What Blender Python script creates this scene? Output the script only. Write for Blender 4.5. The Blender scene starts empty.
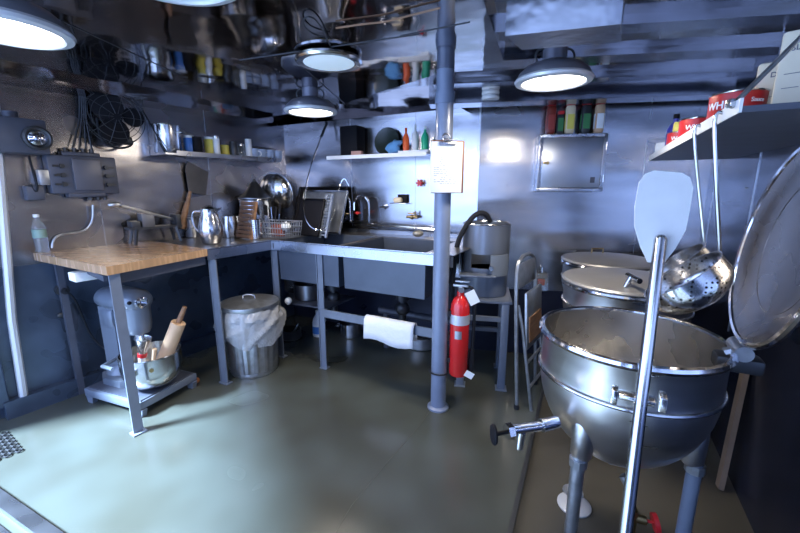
import bpy, bmesh, math, random
from math import radians as R, sin, cos, pi, atan2, tan
from mathutils import Vector as V, Matrix as M
random.seed(7)
S = bpy.context.scene
C = S.collection
# ---------------------------------------------------------------- camera, world, exposure
H = 1.36; PITCH = R(11.7); F = 380.0
cam_d = bpy.data.cameras.new('camera'); cam = bpy.data.objects.new('camera', cam_d); C.objects.link(cam)
cam.location = (0, 0, H); cam.rotation_euler = (R(90) - PITCH, 0, 0)
cam_d.sensor_width = 36; cam_d.lens = F / 800 * 36; cam_d.clip_start = .02
S.camera = cam
w = bpy.data.worlds.new('sky'); S.world = w; w.use_nodes = True
bg = w.node_tree.nodes['Background']; bg.inputs[0].default_value = (.40, .57, 1.0, 1); bg.inputs[1].default_value = 4.8
S.view_settings.view_transform = 'Standard'; S.view_settings.look = 'None'
S.view_settings.exposure = 0.0; S.view_settings.gamma = 1; S.view_settings.use_curve_mapping = False
sun_d = bpy.data.lights.new('sun', 'SUN'); sun_d.energy = 55.0; sun_d.angle = R(12); sun_d.color = (.58, .78, 1)
sun = bpy.data.objects.new('sun', sun_d); C.objects.link(sun)
sun.rotation_euler = (R(41), 0, R(-62))
LAMP = 13        # watts of each lit ceiling lamp

# ---------------------------------------------------------------- materials
def mat(name, col, metal=0, rough=.5, bump=0, bscale=4, var=0, vscale=6, rvar=0, stretch=(1, 1, 1), col2=None, coat=0, spec=.5, emit=None, es=1, alpha=1, trans=0, detail=3):
    m = bpy.data.materials.new(name); m.use_nodes = True; nt = m.node_tree; b = nt.nodes['Principled BSDF']
    b.inputs['Base Color'].default_value = (*col, 1); b.inputs['Metallic'].default_value = metal
    b.inputs['Roughness'].default_value = rough; b.inputs['Specular IOR Level'].default_value = spec
    b.inputs['Coat Weight'].default_value = coat; b.inputs['Coat Roughness'].default_value = .15
    b.inputs['Transmission Weight'].default_value = trans
    if emit: b.inputs['Emission Color'].default_value = (*emit, 1); b.inputs['Emission Strength'].default_value = es
    if bump or var or rvar or col2:
        tc = nt.nodes.new('ShaderNodeTexCoord'); mp = nt.nodes.new('ShaderNodeMapping'); mp.inputs['Scale'].default_value = stretch
        nt.links.new(tc.outputs['Object'], mp.inputs[0])
    if var or rvar or col2:
        n = nt.nodes.new('ShaderNodeTexNoise'); n.inputs['Scale'].default_value = vscale; n.inputs['Detail'].default_value = 2
        nt.links.new(mp.outputs[0], n.inputs['Vector'])
        if var or col2:
            r = nt.nodes.new('ShaderNodeValToRGB'); r.color_ramp.interpolation = 'EASE'; c2 = col2 or tuple(c * (1 - var) for c in col)
            r.color_ramp.elements[0].position = .2; r.color_ramp.elements[1].position = .8
            r.color_ramp.elements[0].color = (*c2, 1); r.color_ramp.elements[1].color = (*col, 1)
            nt.links.new(n.outputs[0], r.inputs[0]); nt.links.new(r.outputs[0], b.inputs['Base Color'])
        if rvar:
            mr = nt.nodes.new('ShaderNodeMapRange'); mr.inputs['To Min'].default_value = max(.02, rough - rvar); mr.inputs['To Max'].default_value = rough + rvar
            mr.inputs['From Min'].default_value = .1; mr.inputs['From Max'].default_value = .9
            nt.links.new(n.outputs[0], mr.inputs[0]); nt.links.new(mr.outputs[0], b.inputs['Roughness'])
    if bump:
        n2 = nt.nodes.new('ShaderNodeTexNoise'); n2.inputs['Scale'].default_value = bscale; n2.inputs['Detail'].default_value = detail
        bp = nt.nodes.new('ShaderNodeBump'); bp.inputs['Strength'].default_value = 1; bp.inputs['Distance'].default_value = bump
        nt.links.new(mp.outputs[0], n2.inputs['Vector']); nt.links.new(n2.outputs[0], bp.inputs['Height']); nt.links.new(bp.outputs[0], b.inputs['Normal'])
    return m
wallm = mat('wall_steel', (.52, .53, .58), 1, .24, .013, 2.3, .25, 3, .08, (.55, .55, 1.8), detail=1.3)
wallr = mat('wall_steel_right', (.45, .47, .53), 1, .20, .013, 2.2, .3, 3, .08, (.7, .7, 1.8), detail=1.3)
walll = mat('wall_steel_left', (.42, .41, .43), 1, .25, .009, 3, .35, 2.5, .10, (1, 1, 1.5), detail=1.5)
ceilm = mat('ceiling_steel', (.42, .40, .41), 1, .06, .005, 4, .35, 2.5, .04, detail=1.5)
ductm = mat('duct_steel', (.62, .66, .74), 1, .22, .006, 5, .2, 4, .08)
navy = mat('navy_paint', (.02, .026, .055), .3, .32, .004, 6, .5, 5, .12)
navyl = mat('worn_blue_wall', (.10, .14, .22), .55, .30, .006, 5, .5, 4, .12)
steel = mat('stainless', (.62, .63, .66), 1, .20, 0, 1, .12, 8, .06)
steelb = mat('brushed_stainless', (.52, .55, .62), 1, .28, 0, 60, .2, 5, .08, (1, 1, 1))
kett = mat('kettle_steel', (.72, .73, .76), 1, .30, 0, 1, .12, 5, .05, (1, 1, 5))
kin = mat('kettle_inside_steel', (.66, .65, .64), 1, .28, 0, 1, .2, 8, .07)
lidm = mat('kettle_lid_steel', (.25, .235, .23), 1, .27, .002, 5, .15, 6, .06)
chrome = mat('chrome', (.75, .76, .8), 1, .10)
greyp = mat('grey_blue_paint', (.145, .175, .24), 0, .38, .0006, 40, .15, 12, .06, coat=.2)
pillp = mat('pillar_paint', (.20, .25, .37), .1, .33, .0006, 40, .2, 10, .06, coat=.2)
basinm = mat('basin_paint', (.075, .095, .14), .2, .35, 0, 1, .15, 8)
mixp = mat('mixer_enamel', (.17, .20, .26), .2, .3, 0, 1, .1, 6, coat=.3)
galv = mat('galvanised', (.50, .53, .58), .9, .38, 0, 1, .3, 25, .1)
iron = mat('dark_iron', (.06, .065, .075), .6, .42, 0, 1, .3, 10)
boxp = mat('switch_box_paint', (.075, .085, .12), .2, .45, 0, 1, .2, 12)
black = mat('black_plastic', (.006, .006, .009), 0, .7, spec=.2)
rubber = mat('rubber', (.012, .014, .02), 0, .75, spec=.3)
brass = mat('brass', (.45, .33, .16), 1, .3, 0, 1, .3, 20)
wood = mat('butcher_block', (.50, .31, .17), 0, .26, 0, 1, .3, 5, .08, (1, 12, 1), coat=.7)
woodd = mat('worn_wood', (.28, .15, .08), 0, .5, 0, 1, .4, 6, 0, (2, 2, 10))
woodl = mat('pale_wood', (.62, .42, .27), 0, .5, 0, 1, .2, 6, 0, (3, 3, 1))
white = mat('white_plastic', (.75, .78, .82), 0, .4)
padm = mat('paddle_white', (.86, .90, .93), 0, .35, 0, 1, .06, 20, .06)
paper = mat('paper', (.80, .84, .90), 0, .7)
cloth = mat('towel_cloth', (.78, .79, .84), 0, .9, .004, 30)
ink = mat('ink', (.12, .13, .18), 0, .7)
clipb = mat('clipboard_brown', (.16, .07, .04), 0, .5)
red = mat('extinguisher_red', (.62, .018, .02), 0, .22, coat=.5)
redp = mat('red_label', (.50, .015, .02), 0, .35, 0, 1, .1, 10)
cream = mat('cream_card', (.80, .74, .58), 0, .6, 0, 1, .08, 5)
yell = mat('yellow_label', (.70, .62, .12), 0, .45)
orng = mat('orange_plastic', (.85, .13, .03), 0, .35)
grn = mat('green_plastic', (.02, .40, .22), 0, .3)
blue = mat('blue_plastic', (.04, .16, .50), 0, .4)
bluec = mat('blue_cloth', (.12, .32, .62), 0, .85, .003, 30)
dkgreen = mat('dark_green_plate', (.02, .03, .025), 0, .25)
herb = mat('green_herb_label', (.05, .22, .08), 0, .5)
brown = mat('brown_wicker', (.14, .08, .055), 0, .6, .004, 40, .3, 20)
soap = mat('soap', (.70, .60, .42), 0, .6)
glass = mat('clear_glass', (.80, .88, .95), 0, .05, trans=.85)
bagm = mat('plastic_bag', (.70, .72, .76), 0, .2, .008, 26, trans=.55)
lens = mat('lamp_lens_lit', (1, 1, 1), 0, .4, emit=(1, .93, .82), es=14)
lensoff = mat('lamp_lens_unlit', (.80, .88, .92), 0, .25, 0, 1, .12, 4, coat=.4)
lensglow = mat('lamp_lens_unlit_glow', (.7, .8, .88), 0, .3, 0, 1, .1, 4, emit=(.62, .78, .9), es=.35)  # added emission stands in for daylight reflected by an unlit lens
lampb = mat('lamp_enamel', (.16, .17, .22), .35, .35)
lampr = mat('lamp_rim_enamel', (.55, .58, .64), .3, .35)
glow = mat('porthole_glass', (.5, .7, 1), 0, .1, emit=(.45, .65, 1), es=1.5)
floorp = mat('floor_paint', (.085, .102, .098), 0, .24, .0005, 9, 0, 1.6, .09, col2=(.045, .046, .036), coat=.15)
pitm = mat('galley_floor_brown', (.085, .078, .062), 0, .32, .001, 8, .35, 3, .1)
deckm = mat('outside_deck', (.45, .5, .55), 0, .6)
def perforated():
    m = mat('perforated_steel', (.6, .61, .64), 1, .2); nt = m.node_tree; b = nt.nodes['Principled BSDF']
    tc = nt.nodes.new('ShaderNodeTexCoord'); v = nt.nodes.new('ShaderNodeTexVoronoi'); v.inputs['Scale'].default_value = 75; v.inputs['Randomness'].default_value = .15
    r = nt.nodes.new('ShaderNodeValToRGB'); r.color_ramp.elements[0].position = .22; r.color_ramp.elements[1].position = .28
    r.color_ramp.elements[0].color = (.01, .01, .01, 1); r.color_ramp.elements[1].color = (.6, .61, .64, 1)
    nt.links.new(tc.outputs['Object'], v.inputs['Vector']); nt.links.new(v.outputs['Distance'], r.inputs[0]); nt.links.new(r.outputs[0], b.inputs['Base Color']); return m
perf = perforated()

# ---------------------------------------------------------------- mesh helpers
class B:
    def __init__(s): s.m = bmesh.new()
    def add(s, vs, fs, T=None):
        o = [s.m.verts.new(T @ V(v) if T else V(v)) for v in vs]
        for f in fs:
            try: s.m.faces.new([o[i] for i in f])
            except ValueError: pass
        return s
    def box(s, c, d, rz=0, T=None, bev=0):
        t = M.Translation(V(c)) @ M.Rotation(rz, 4, 'Z')
        if T: t = T @ t
        x, y, z = (q / 2 for q in d)
        if bev:
            bb = bmesh.new(); bmesh.ops.create_cube(bb, size=1, matrix=M.Diagonal((*d, 1)))
            bmesh.ops.bevel(bb, geom=bb.edges[:], offset=min(bev, min(d) * .45), segments=2, affect='EDGES', profile=.5)
            bb.verts.index_update()
            s.add([v.co.copy() for v in bb.verts], [[v.index for v in f.verts] for f in bb.faces], t); bb.free(); return s
        vs = [(a * x, b * y, e * z) for a in (-1, 1) for b in (-1, 1) for e in (-1, 1)]
        return s.add(vs, [(0, 1, 3, 2), (4, 6, 7, 5), (0, 4, 5, 1), (2, 3, 7, 6), (0, 2, 6, 4), (1, 5, 7, 3)], t)
    def lathe(s, prof, c=(0, 0, 0), n=32, T=None, close=False, cap=True):
        t = M.Translation(V(c)); t = T @ t if T else t
        vs = []; fs = []; k = len(prof)
        for i in range(n):
            a = 2 * pi * i / n
            vs += [(r * cos(a), r * sin(a), z) for r, z in prof]
        for i in range(n):
            j = (i + 1) % n
            for q in range(k - 1 if not close else k):
                p = (q + 1) % k; fs.append((i * k + q, j * k + q, j * k + p, i * k + p))
        if not close and cap:
            if prof[0][0] > 1e-5: fs.append([i * k for i in range(n)][::-1])
            if prof[-1][0] > 1e-5: fs.append([i * k + k - 1 for i in range(n)])
        return s.add(vs, fs, t)
    def cyl(s, p, q, r, r2=None, n=16):
        p, q = V(p), V(q); r2 = r if r2 is None else r2; d = q - p; L = d.length
        T = M.Translation(p) @ d.to_track_quat('Z', 'Y').to_matrix().to_4x4()
        return s.lathe([(r, 0), (r2, L)], (0, 0, 0), n, T)
    def tube(s, pts, r, n=8, closed=False, smooth=0):
        P = [V(p) for p in pts]
        for _ in range(smooth):
            Q = [] if closed else [P[0]]
            rng = range(len(P)) if closed else range(len(P) - 1)
            for i in rng:
                a, b = P[i], P[(i + 1) % len(P)]; Q += [a * .75 + b * .25, a * .25 + b * .75]
            if not closed: Q.append(P[-1])
            P = Q
        k = len(P); vs = []; fs = []; up = None
        for i in range(k):
            a = P[(i - 1) % k] if closed or i else P[i]; b = P[(i + 1) % k] if closed or i < k - 1 else P[i]
            t = (b - a).normalized()
            if up is None: up = V((0, 0, 1)) if abs(t.z) < .9 else V((1, 0, 0))
            x = t.cross(up).normalized(); up = x.cross(t).normalized()
            vs += [P[i] + (x * cos(2 * pi * j / n) + up * sin(2 * pi * j / n)) * r for j in range(n)]
        for i in range(k if closed else k - 1):
            for j in range(n):
                a = i * n; b = ((i + 1) % k) * n; j2 = (j + 1) % n; fs.append((a + j, a + j2, b + j2, b + j))
        if not closed: fs += [list(range(n))[::-1], [(k - 1) * n + j for j in range(n)]]
        return s.add(vs, fs)
    def prism(s, poly, z0, z1, T=None):
        n = len(poly); vs = [(x, y, z0) for x, y in poly] + [(x, y, z1) for x, y in poly]
        fs = [list(range(n))[::-1], list(range(n, 2 * n))] + [(i, (i + 1) % n, n + (i + 1) % n, n + i) for i in range(n)]
        return s.add(vs, fs, T)
    def ball(s, c, r, sc=(1, 1, 1), n=16):
        T = M.Translation(V(c)) @ M.Diagonal((*sc, 1))
        return s.lathe([(max(0, r * sin(pi * i / n)), -r * cos(pi * i / n)) for i in range(n + 1)], (0, 0, 0), n * 2, T)
    def ring(s, c, R_, r, n=36, T=None, k=8):
        prof = [(R_ + r * cos(2 * pi * i / k), r * sin(2 * pi * i / k)) for i in range(k)]
        return s.lathe(prof, c, n, T, close=True)
def obj(name, b, m, parent=None, loc=(0, 0, 0), rz=0, flat=False):
    bmesh.ops.remove_doubles(b.m, verts=b.m.verts, dist=1e-6)
    bmesh.ops.recalc_face_normals(b.m, faces=b.m.faces)
    me = bpy.data.meshes.new(name); b.m.to_mesh(me); b.m.free(); me.materials.append(m)
    if not flat:
        me.polygons.foreach_set('use_smooth', [True] * len(me.polygons)); me.set_sharp_from_angle(angle=R(35))
    o = bpy.data.objects.new(name, me); C.objects.link(o); o.parent = parent; o.location = loc; o.rotation_euler = (0, 0, rz)
    return o
def tag(o, label=None, cat=None, group=None, kind=None):
    if label: o['label'] = label
    if cat: o['category'] = cat
    if group: o['group'] = group
    if kind: o['kind'] = kind
    return o
def thing(name, label, cat, loc=(0, 0, 0), rz=0, group=None):
    o = bpy.data.objects.new(name, None); C.objects.link(o); o.location = loc; o.rotation_euler = (0, 0, rz); o.empty_display_size = .1
    return tag(o, label, cat, group)
def grow(t, k, dz=0): t.scale = (k, k, k)
def struct(name, b, m, flat=True): return tag(obj(name, b, m, flat=flat), kind='structure')
def dup(root, loc, rz=0, label=None):
    r = root.copy(); C.objects.link(r); r.location = loc; r.rotation_euler = (0, 0, rz)
    if label: r['label'] = label
    for ch in list(root.children):
        c = ch.copy(); C.objects.link(c); c.parent = r
        for g in list(ch.children):
            d = g.copy(); C.objects.link(d); d.parent = c
    return r
def ray(px, py):
    u = (px - 400) / F; v = (py - 266.5) / F
    return V((u, cos(PITCH) - v * sin(PITCH), -sin(PITCH) - v * cos(PITCH)))
def at(px, py, z=0):                      # the point of height z seen at a pixel
    d = ray(px, py); return V((0, 0, H)) + d * ((z - H) / d.z)
def atY(px, py, y):
    d = ray(px, py); return V((0, 0, H)) + d * (y / d.y)
# the room's corners (plan)
C0 = V((-2.335, 2.15)); C1 = V((-1.155, 3.97)); C2 = V((.606, 3.06)); C3 = V((2.203, 2.78)); C4 = V((.377, -.8)); CL = C0 + (C0 - C1).normalized() * .46
WALLS = {'left': (C0, C1), 'sink': (C1, C2), 'back': (C2, C3), 'right': (C3, C4)}
def wrot(w): a, b = WALLS[w]; d = b - a; return atan2(d.y, d.x)
def onw(w, px, py, out=0):                # the point of a wall (moved out into the room) seen at a pixel
    a, b = WALLS[w]; t = (b - a).normalized(); n = V((-t.y, t.x)); p0 = a - n * out; d = ray(px, py)
    k = (p0.dot(n)) / (d.x * n.x + d.y * n.y); return V((0, 0, H)) + d * k
def text(name, body, size, m, parent, T=None, bend=None, depth=.0008):
    cu = bpy.data.curves.new(name, 'FONT'); cu.body = body; cu.size = size; cu.align_x = 'CENTER'; cu.align_y = 'CENTER'; cu.extrude = depth; cu.offset = size * .012
    o = bpy.data.objects.new(name, cu); C.objects.link(o); dg = bpy.context.evaluated_depsgraph_get(); dg.update()
    me = bpy.data.meshes.new_from_object(o.evaluated_get(dg)); bpy.data.objects.remove(o)
    me.materials.clear(); me.materials.append(m)
    for v in me.vertices:                  # text stands in the local x z plane, facing -y
        x, y, z = v.co
        if bend: v.co = ((bend + z) * sin(x / bend), -(bend + z) * cos(x / bend), y)
        else: v.co = (x, -z, y)
        if T: v.co = T @ v.co
    q = bpy.data.objects.new(name, me); C.objects.link(q); q.parent = parent; return q

# ================================================================= SETTING
ZC = 1.97                                                     # underside of the polished ceiling plates
room = [CL, C0, C1, C2, C3, C4, V((-1.3, -.8))]
struct('floor', B().prism([(p.x, p.y) for p in (V((-4, 3)), V((-2.3, 5)), C1 + V((-.3, .5)), C2 + V((.2, .6)), at(543, 390).xy + (at(543, 390).xy - at(510, 533).xy).normalized() * .9, at(543, 390).xy, V((.2, .8)), V((-.4, -.42)), V((-4, -.42)))], -.06, 0), floorp)
# lowered brown floor under the kettles
e0 = at(543, 390); e1 = at(510, 533); ed = (e0 - e1).normalized(); eN = e1 - ed * 1.9; eF = e0 + ed * .9
struct('trim_1', B().box(((eN + eF) / 2).to_tuple()[:2] + (.002,), ((eF - eN).length, .02, .012), atan2(ed.y, ed.x)), iron)
struct('trim_2', B().prism([(eF.x, eF.y), (eN.x, eN.y), (1.2, -.9), (3.2, 3.3), (1.5, 3.5)], -.08, -.022), pitm)
struct('ceiling', B().prism([(-2.9, 1.6), (-1.9, 4.6), (2.6, 3.2), (.9, -.9), (-1.5, -.9)], 2.02, 2.08), ceilm)
def wall(name, a, b, z0, z1, m, th=.06, seg=1):
    t = (b - a).normalized(); n = V((-t.y, t.x)) * th
    return struct(name, B().prism([(a.x, a.y), (b.x, b.y), (b.x + n.x, b.y + n.y), (a.x + n.x, a.y + n.y)], z0, z1), m)
wall('wall_left', CL, C1, .90, 2.1, walll)
wall('wall_left_lower', CL, C1, -.08, .90, navyl)
wall('wall_back_left', C1, C2, .62, 2.1, wallm)
wall('wall_back_left_lower', C1, C2, -.08, .62, navy)
wall('wall_back', C2, C3, .55, 2.1, wallm)
wall('wall_back_lower', C2, C3, -.1, .55, navy)
wall('wall_right', C3, C4, .80, 2.1, wallr)
wall('wall_right_lower', C3, C4, -.1, .80, mat('navy_steel_right', (.075, .09, .15), .85, .24, .010, 3, .4, 3, .05, (1.2, 1.2, .7), detail=1))
wall('wall_near', C4, V((-.7, -.8)), -.08, 1.28, navyl); wall('wall_near_top', C4, V((-.7, -.8)), 1.66, 2.1, navyl)
# curb along the left wall and the sill of the doorway
mr = R(-20.5); lr = wrot('left'); lt = V((cos(lr), sin(lr), 0)); ln = V((-sin(lr), cos(lr), 0))
def lw(s, o, z=0): return V((C0.x, C0.y, 0)) + lt * s - ln * o + V((0, 0, z))     # left wall: along, out, up
c = lw(.9, .03, .055); struct('baseboard_left', B().box(c, (2.0, .06, .11), lr), navyl)
sa = V((-2.39, 1.726, 0)); sb = sa + V((.906, -.423, 0)) * 2.2
struct('trim_3', B().box((sa + sb) / 2 + V((0, 0, .012)), ((sb - sa).length, .05, .024), atan2(-.423, .906)).box((sa + sb) / 2 + V((-.03, -.07, .006)), ((sb - sa).length, .03, .012), atan2(-.423, .906)), steelb)
struct('trim_4', B().tube([onw('left', 27, 418, .03) * 1, onw('left', 12, 320, .03), onw('left', -2, 150, .03), onw('left', -10, 60, .03)], .022), lampr)
# blue door leaf with a porthole standing open on the left wall
b = B().box((0, 0, 1.0), (.4, .03, 1.85), bev=.008); d = struct('door_1', b, navyl); d.location = lw(-.27, .03); d.rotation_euler[2] = lr
# wall seams and rivet strips
b = B()
for px in (477,): p = onw('sink', px, 200, .002); b.box((p.x, p.y, 1.35), (.012, .004, 1.4), wrot('sink'))
for px in (352, 415): p = onw('sink', px, 200, .001); b.box((p.x, p.y, 1.35), (.004, .003, 1.4), wrot('sink'))
p = onw('back', 640, 200, .001); b.box((p.x, p.y, 1.35), (.004, .003, 1.4), wrot('back'))
for px in (712, 752): p = onw('right', px, 200, .002); b.box((p.x, p.y, 1.3), (.006, .004, 1.4), wrot('right'))
for s_ in (.55, 1.35): p = lw(s_, .001, 1.4); b.box(p, (.006, .003, 1.2), lr)
struct('trim_5', b, steelb)
b = B()
for px, py, wn in [(456, 170, 'sink'), (468, 222, 'sink'), (507, 185, 'back'), (560, 205, 'back'), (568, 198, 'back'), (603, 181, 'back'), (612, 230, 'back'), (705, 189, 'right'), (746, 188, 'right'), (698, 189, 'right'), (770, 260, 'right'), (243, 176, 'left'), (216, 170, 'left')]:
    p = onw(wn, px, py, .002); b.ball(p, .006, n=6)
struct('trim_6', b, steel)

# ceiling plates, beams and ducts
b = B()
fe = [at(504, 62, ZC), at(447, 71, ZC), at(345, 103, ZC), at(265, 118, ZC)]
poly = [(fe[0].x, fe[0].y), (fe[1].x, fe[1].y), (fe[2].x, fe[2].y), (fe[3].x, fe[3].y), (-1.75, 3.0), (-2.15, 1.95), (-2.2, 1.75), (-1.2, -.3), (.05, .3), (.16, 1.1)]
b.prism(poly, ZC, 2.021)
struct('ceiling_lower_plate', b, ceilm)
b = B(); q = [at(505, 36, 1.85), at(621, 24, 1.85), at(621, 42, 1.85), at(522, 50, 1.85)]
b.prism([(p.x, p.y) for p in q], 1.85, 2.021)
ventd = struct('ceiling_duct', b, ductm)
b = B()                                                        # deck beams over the right half of the room
for i, (y0, zb, wd) in enumerate([(1.62, 1.985, .10), (2.02, 1.99, .12), (2.40, 1.985, .10), (2.72, 1.93, .16)]):
    b.box((1.35, y0, (zb + 2.021) / 2), (2.3, wd, 2.021 - zb), R(-9))
struct('ceiling_beam_right', b, mat('beam_steel', (.36, .37, .42), 1, .17, .004, 4, .3, 3, .06))
b = B()
a_, c_ = onw('sink', 300, 118, .1), onw('sink', 470, 118, .1)
b.box((-.36, 3.46, 1.975), (1.9, .18, .09), wrot('sink'))
struct('ceiling_beam_back', b, ceilm)
b = B(); b.box(lw(.85, .12, 1.975), (2.0, .24, .09), lr)
struct('ceiling_beam_left', b, ceilm)
b = B()
for q0, q1 in [((400, 36), (470, 22)), ((345, 104), (295, 60)), ((240, 60), (420, 34)), ((180, 75), (60, 20)), ]:
    p0, p1 = at(*q0, ZC), at(*q1, ZC); m_ = (p0 + p1) / 2; b.box((m_.x, m_.y, ZC - .001), ((p1 - p0).length, .004, .003), atan2((p1 - p0).y, (p1 - p0).x))
struct('trim_7', b, iron)

# ================================================================= COUNTERS AND SINK
ZT = .97
sr = wrot('sink'); st = V((cos(sr), sin(sr), 0)); sn = V((-sin(sr), cos(sr), 0))
Pc = at(271, 240, ZT); Pp = at(437, 254, ZT)
fr = (Pp - Pc).normalized()
FR = Pc + fr * ((Pp - Pc).length + .10)                        # right end of the sink's front
P1 = at(106, 267, ZT); P2 = at(207, 249, ZT)
def foot(p, out=0, wn='sink'):
    a, b_ = WALLS[wn]; t = (b_ - a).normalized(); n = V((-t.y, t.x)); k = (V(p[:2]) - a).dot(n); q = V(p[:2]) - n * (k + out); return V((q.x, q.y, 0))
def xy(*ps): return [(p.x, p.y) for p in ps]
# wooden table
t = thing('work_table', 'wood-topped work table on grey steel legs along the left wall', 'table', (P1.x, P1.y, 0))
def L(p, z=None): return V((p[0] - P1.x, p[1] - P1.y, (p[2] if z is None else z)))
B1 = at(33, 253, ZT); B2 = foot(P2, .012, 'left')
tl = at(34, 254, ZT); tl = V((tl.x, tl.y, 0)); kk = (tl.xy - C0).dot(ln.xy); tl = tl - ln * (kk + .012) if kk > -.012 else tl
topo = obj('table_top', B().prism(xy(L(P1), L(P2), L(B2), L(B1)), ZT - .045, ZT), wood, t, flat=True)
def bar(bb, p, q, w_, d_, rz=0):                                # straight square bar between two points
    p, q = V(p), V(q); dd = q - p; T = M.Translation((p + q) / 2) @ dd.to_track_quat('Z', 'Y').to_matrix().to_4x4(); bb.box((0, 0, 0), (w_, d_, dd.length), rz, T); return bb
pl1 = at(127, 436); pl3 = at(57, 410); pl3 = foot(pl3, .05, 'left')
P1i = L(P1) + V((.015, .05, 0)); P1i.x -= .02
bb = B(); bb.box((P1i.x, P1i.y, (ZT - .045) / 2), (.05, .012, ZT - .045), lr).box((P1i.x - .02, P1i.y + .012, (ZT - .045) / 2), (.012, .04, ZT - .045), lr).box((P1i.x, P1i.y, .004), (.07, .06, .008), lr)
obj('leg', bb, greyp, t, flat=True)
q = L(foot(P1, .05, 'left')) + lt * .03
obj('leg', B().box((q.x, q.y, (ZT - .045) / 2), (.035, .035, ZT - .045), lr), boxp, t, flat=True)
ap = L(P1) + (L(foot(P1, .1, 'left')) - L(P1)) * .5
za = ZT - .075; bb = B(); bar(bb, L(P1, za) + V((-.05, .08, 0)), L(foot(P1, .06, 'left'), za) + lt * .10, .06, .03); bar(bb, L(P1, za) + V((-.02, .09, 0)), L(P2, za) + V((-.04, .02, 0)), .03, .06)
obj('apron', bb, boxp, t, flat=True)
# L-shaped stainless counter with two basins
t = thing('sink_counter', 'L-shaped stainless sink counter with two deep basins across the corner', 'sink', (Pc.x, Pc.y, 0))
def L(p, z=None): return V((p[0] - Pc.x, p[1] - Pc.y, (p[2] if z is None else z)))
BP2 = foot(P2, .004, 'left'); BC = V((C1.x, C1.y, 0)) + V((.004, -.01, 0)); BFR = foot(FR, .004, 'sink')
n2 = V((fr.y, -fr.x, 0)) * -1                                   # towards the wall
if n2.y < 0: n2 = -n2
def sp(s, o, z=0): p = Pc + fr * s + n2 * o; return V((p.x - Pc.x, p.y - Pc.y, z))
Lf = (FR - Pc).length
bas = [(.03, .60), (.64, 1.27)]; o0, o1 = .035, .60
bb = B(); zt = ZT - .004; ti = .006
# deck pieces round the basin openings
P2a = P2 + (Pc - P2).normalized() * .003
bb.prism(xy(L(P2a), L(Pc), L(Pc) + n2 * .70, L(BC) * 1, L(BP2) + lt * .003), zt - ti, zt)
def quad(s0, s1, a, c_): bb.prism([sp(s0, a)[:2], sp(s1, a)[:2], sp(s1, c_)[:2], sp(s0, c_)[:2]], zt - ti, zt)
quad(0, Lf, 0, o0); quad(0, bas[0][0], o0, o1); quad(bas[0][1], bas[1][0], o0, o1); quad(bas[1][1], Lf, o0, o1); 
e1_, e2_ = L(BC), L(BFR); bb.prism([sp(0, o1)[:2], sp(Lf, o1)[:2], (e2_.x, e2_.y), (e1_.x, e1_.y)], zt - ti, zt)
obj('counter_top', bb, mat('worn_counter_steel', (.26, .25, .25), .9, .33, 0, 1, .3, 8, .1), t, flat=True)
bb = B(); hl = .075
def strip(p, q, z0, z1, th):
    d_ = (q - p).normalized(); n_ = V((-d_.y, d_.x, 0)); 
    if n_.y < 0: n_ = -n_
    bb.prism(xy(p, q, q + n_ * th, p + n_ * th), z0, z1)
strip(L(P2a), L(Pc), ZT - hl, ZT, .012); strip(L(Pc), L(FR), ZT - hl, ZT, .012)
obj('front_lip', bb, steelb, t, flat=True)
for (s0, s1) in bas:
    bb = B(); zb = .66; T_ = .008
    pts = [sp(s0, o0), sp(s1, o0), sp(s1, o1), sp(s0, o1)]
    cen = sum(pts, V((0, 0, 0))) / 4
    ins = [p + (cen - p) * .03 for p in pts]
    # open box with thickness
    out_top = [p + V((0, 0, zt - ti)) for p in pts]; out_bot = [p + (cen - p) * .02 + V((0, 0, zb)) for p in pts]
    in_top = [p + V((0, 0, zt - ti)) for p in ins]; in_bot = [p + (cen - p) * .045 + V((0, 0, zb + .01)) for p in pts]
    vs = out_top + out_bot + in_top + in_bot
    fs = [(4, 5, 6, 7), (12, 15, 14, 13)] + [(i, (i + 1) % 4, 4 + (i + 1) % 4, 4 + i) for i in range(4)] + [(8 + i, 12 + i, 12 + (i + 1) % 4, 8 + (i + 1) % 4) for i in range(4)] + [(i, 8 + i, 8 + (i + 1) % 4, (i + 1) % 4) for i in range(4)]
    bb.add(vs, fs)
    bs = obj('basin', bb, basinm, t, flat=True)
    dc = sp((s0 + s1) / 2, .34, 0)
    obj('drain_pipe', B().cyl(dc + V((0, 0, .655)), dc + V((0, 0, .28)), .028).cyl(dc + V((0, 0, .60)), dc + V((0, 0, .54)), .05).ball(dc + V((0, 0, .47)), .055), iron, bs)
# legs
def legm(p, w_=.055): 
    bb = B(); z = ZT - hl; bb.box((p.x, p.y, z / 2), (w_, .008, z), sr).box((p.x - w_ / 2 * cos(sr), p.y - w_ / 2 * sin(sr) + .02, z / 2), (.008, .045, z), sr).box((p.x, p.y + .01, .004), (w_ * 1.4, .05, .008), sr)
    return obj('leg', bb, greyp, t, flat=True)
lg2 = L(P2) + V((.015, .03, 0)); legm(lg2, .06); legm(sp(.0, .03), .05); legm(sp(.44, .03), .045); legm(sp(Lf - .06, .45), .045)
obj('rail', B().box(sp((.44 + Lf) / 2, .025, .45), (Lf - .44, .012, .06), atan2(fr.y, fr.x)), greyp, t, flat=True)
bb = B(); bb.prism([sp(.0, .1)[:2], sp(.42, .12)[:2], sp(.42, .5)[:2], sp(-.3, .5)[:2]], .44, .452); obj('lower_shelf', bb, boxp, t, flat=True)
bb = B(); a = sp(.02, .78, 0); b_ = sp(Lf, .78, 0); 
bb.box((sp(Lf / 2 + .05, .78, ZT + .012)), (Lf - .15, .03, .03), atan2(fr.y, fr.x)); obj('splash_ledge', bb, steelb, t, flat=True)
bb = B(); ce = sp(.03, 0)
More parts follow.
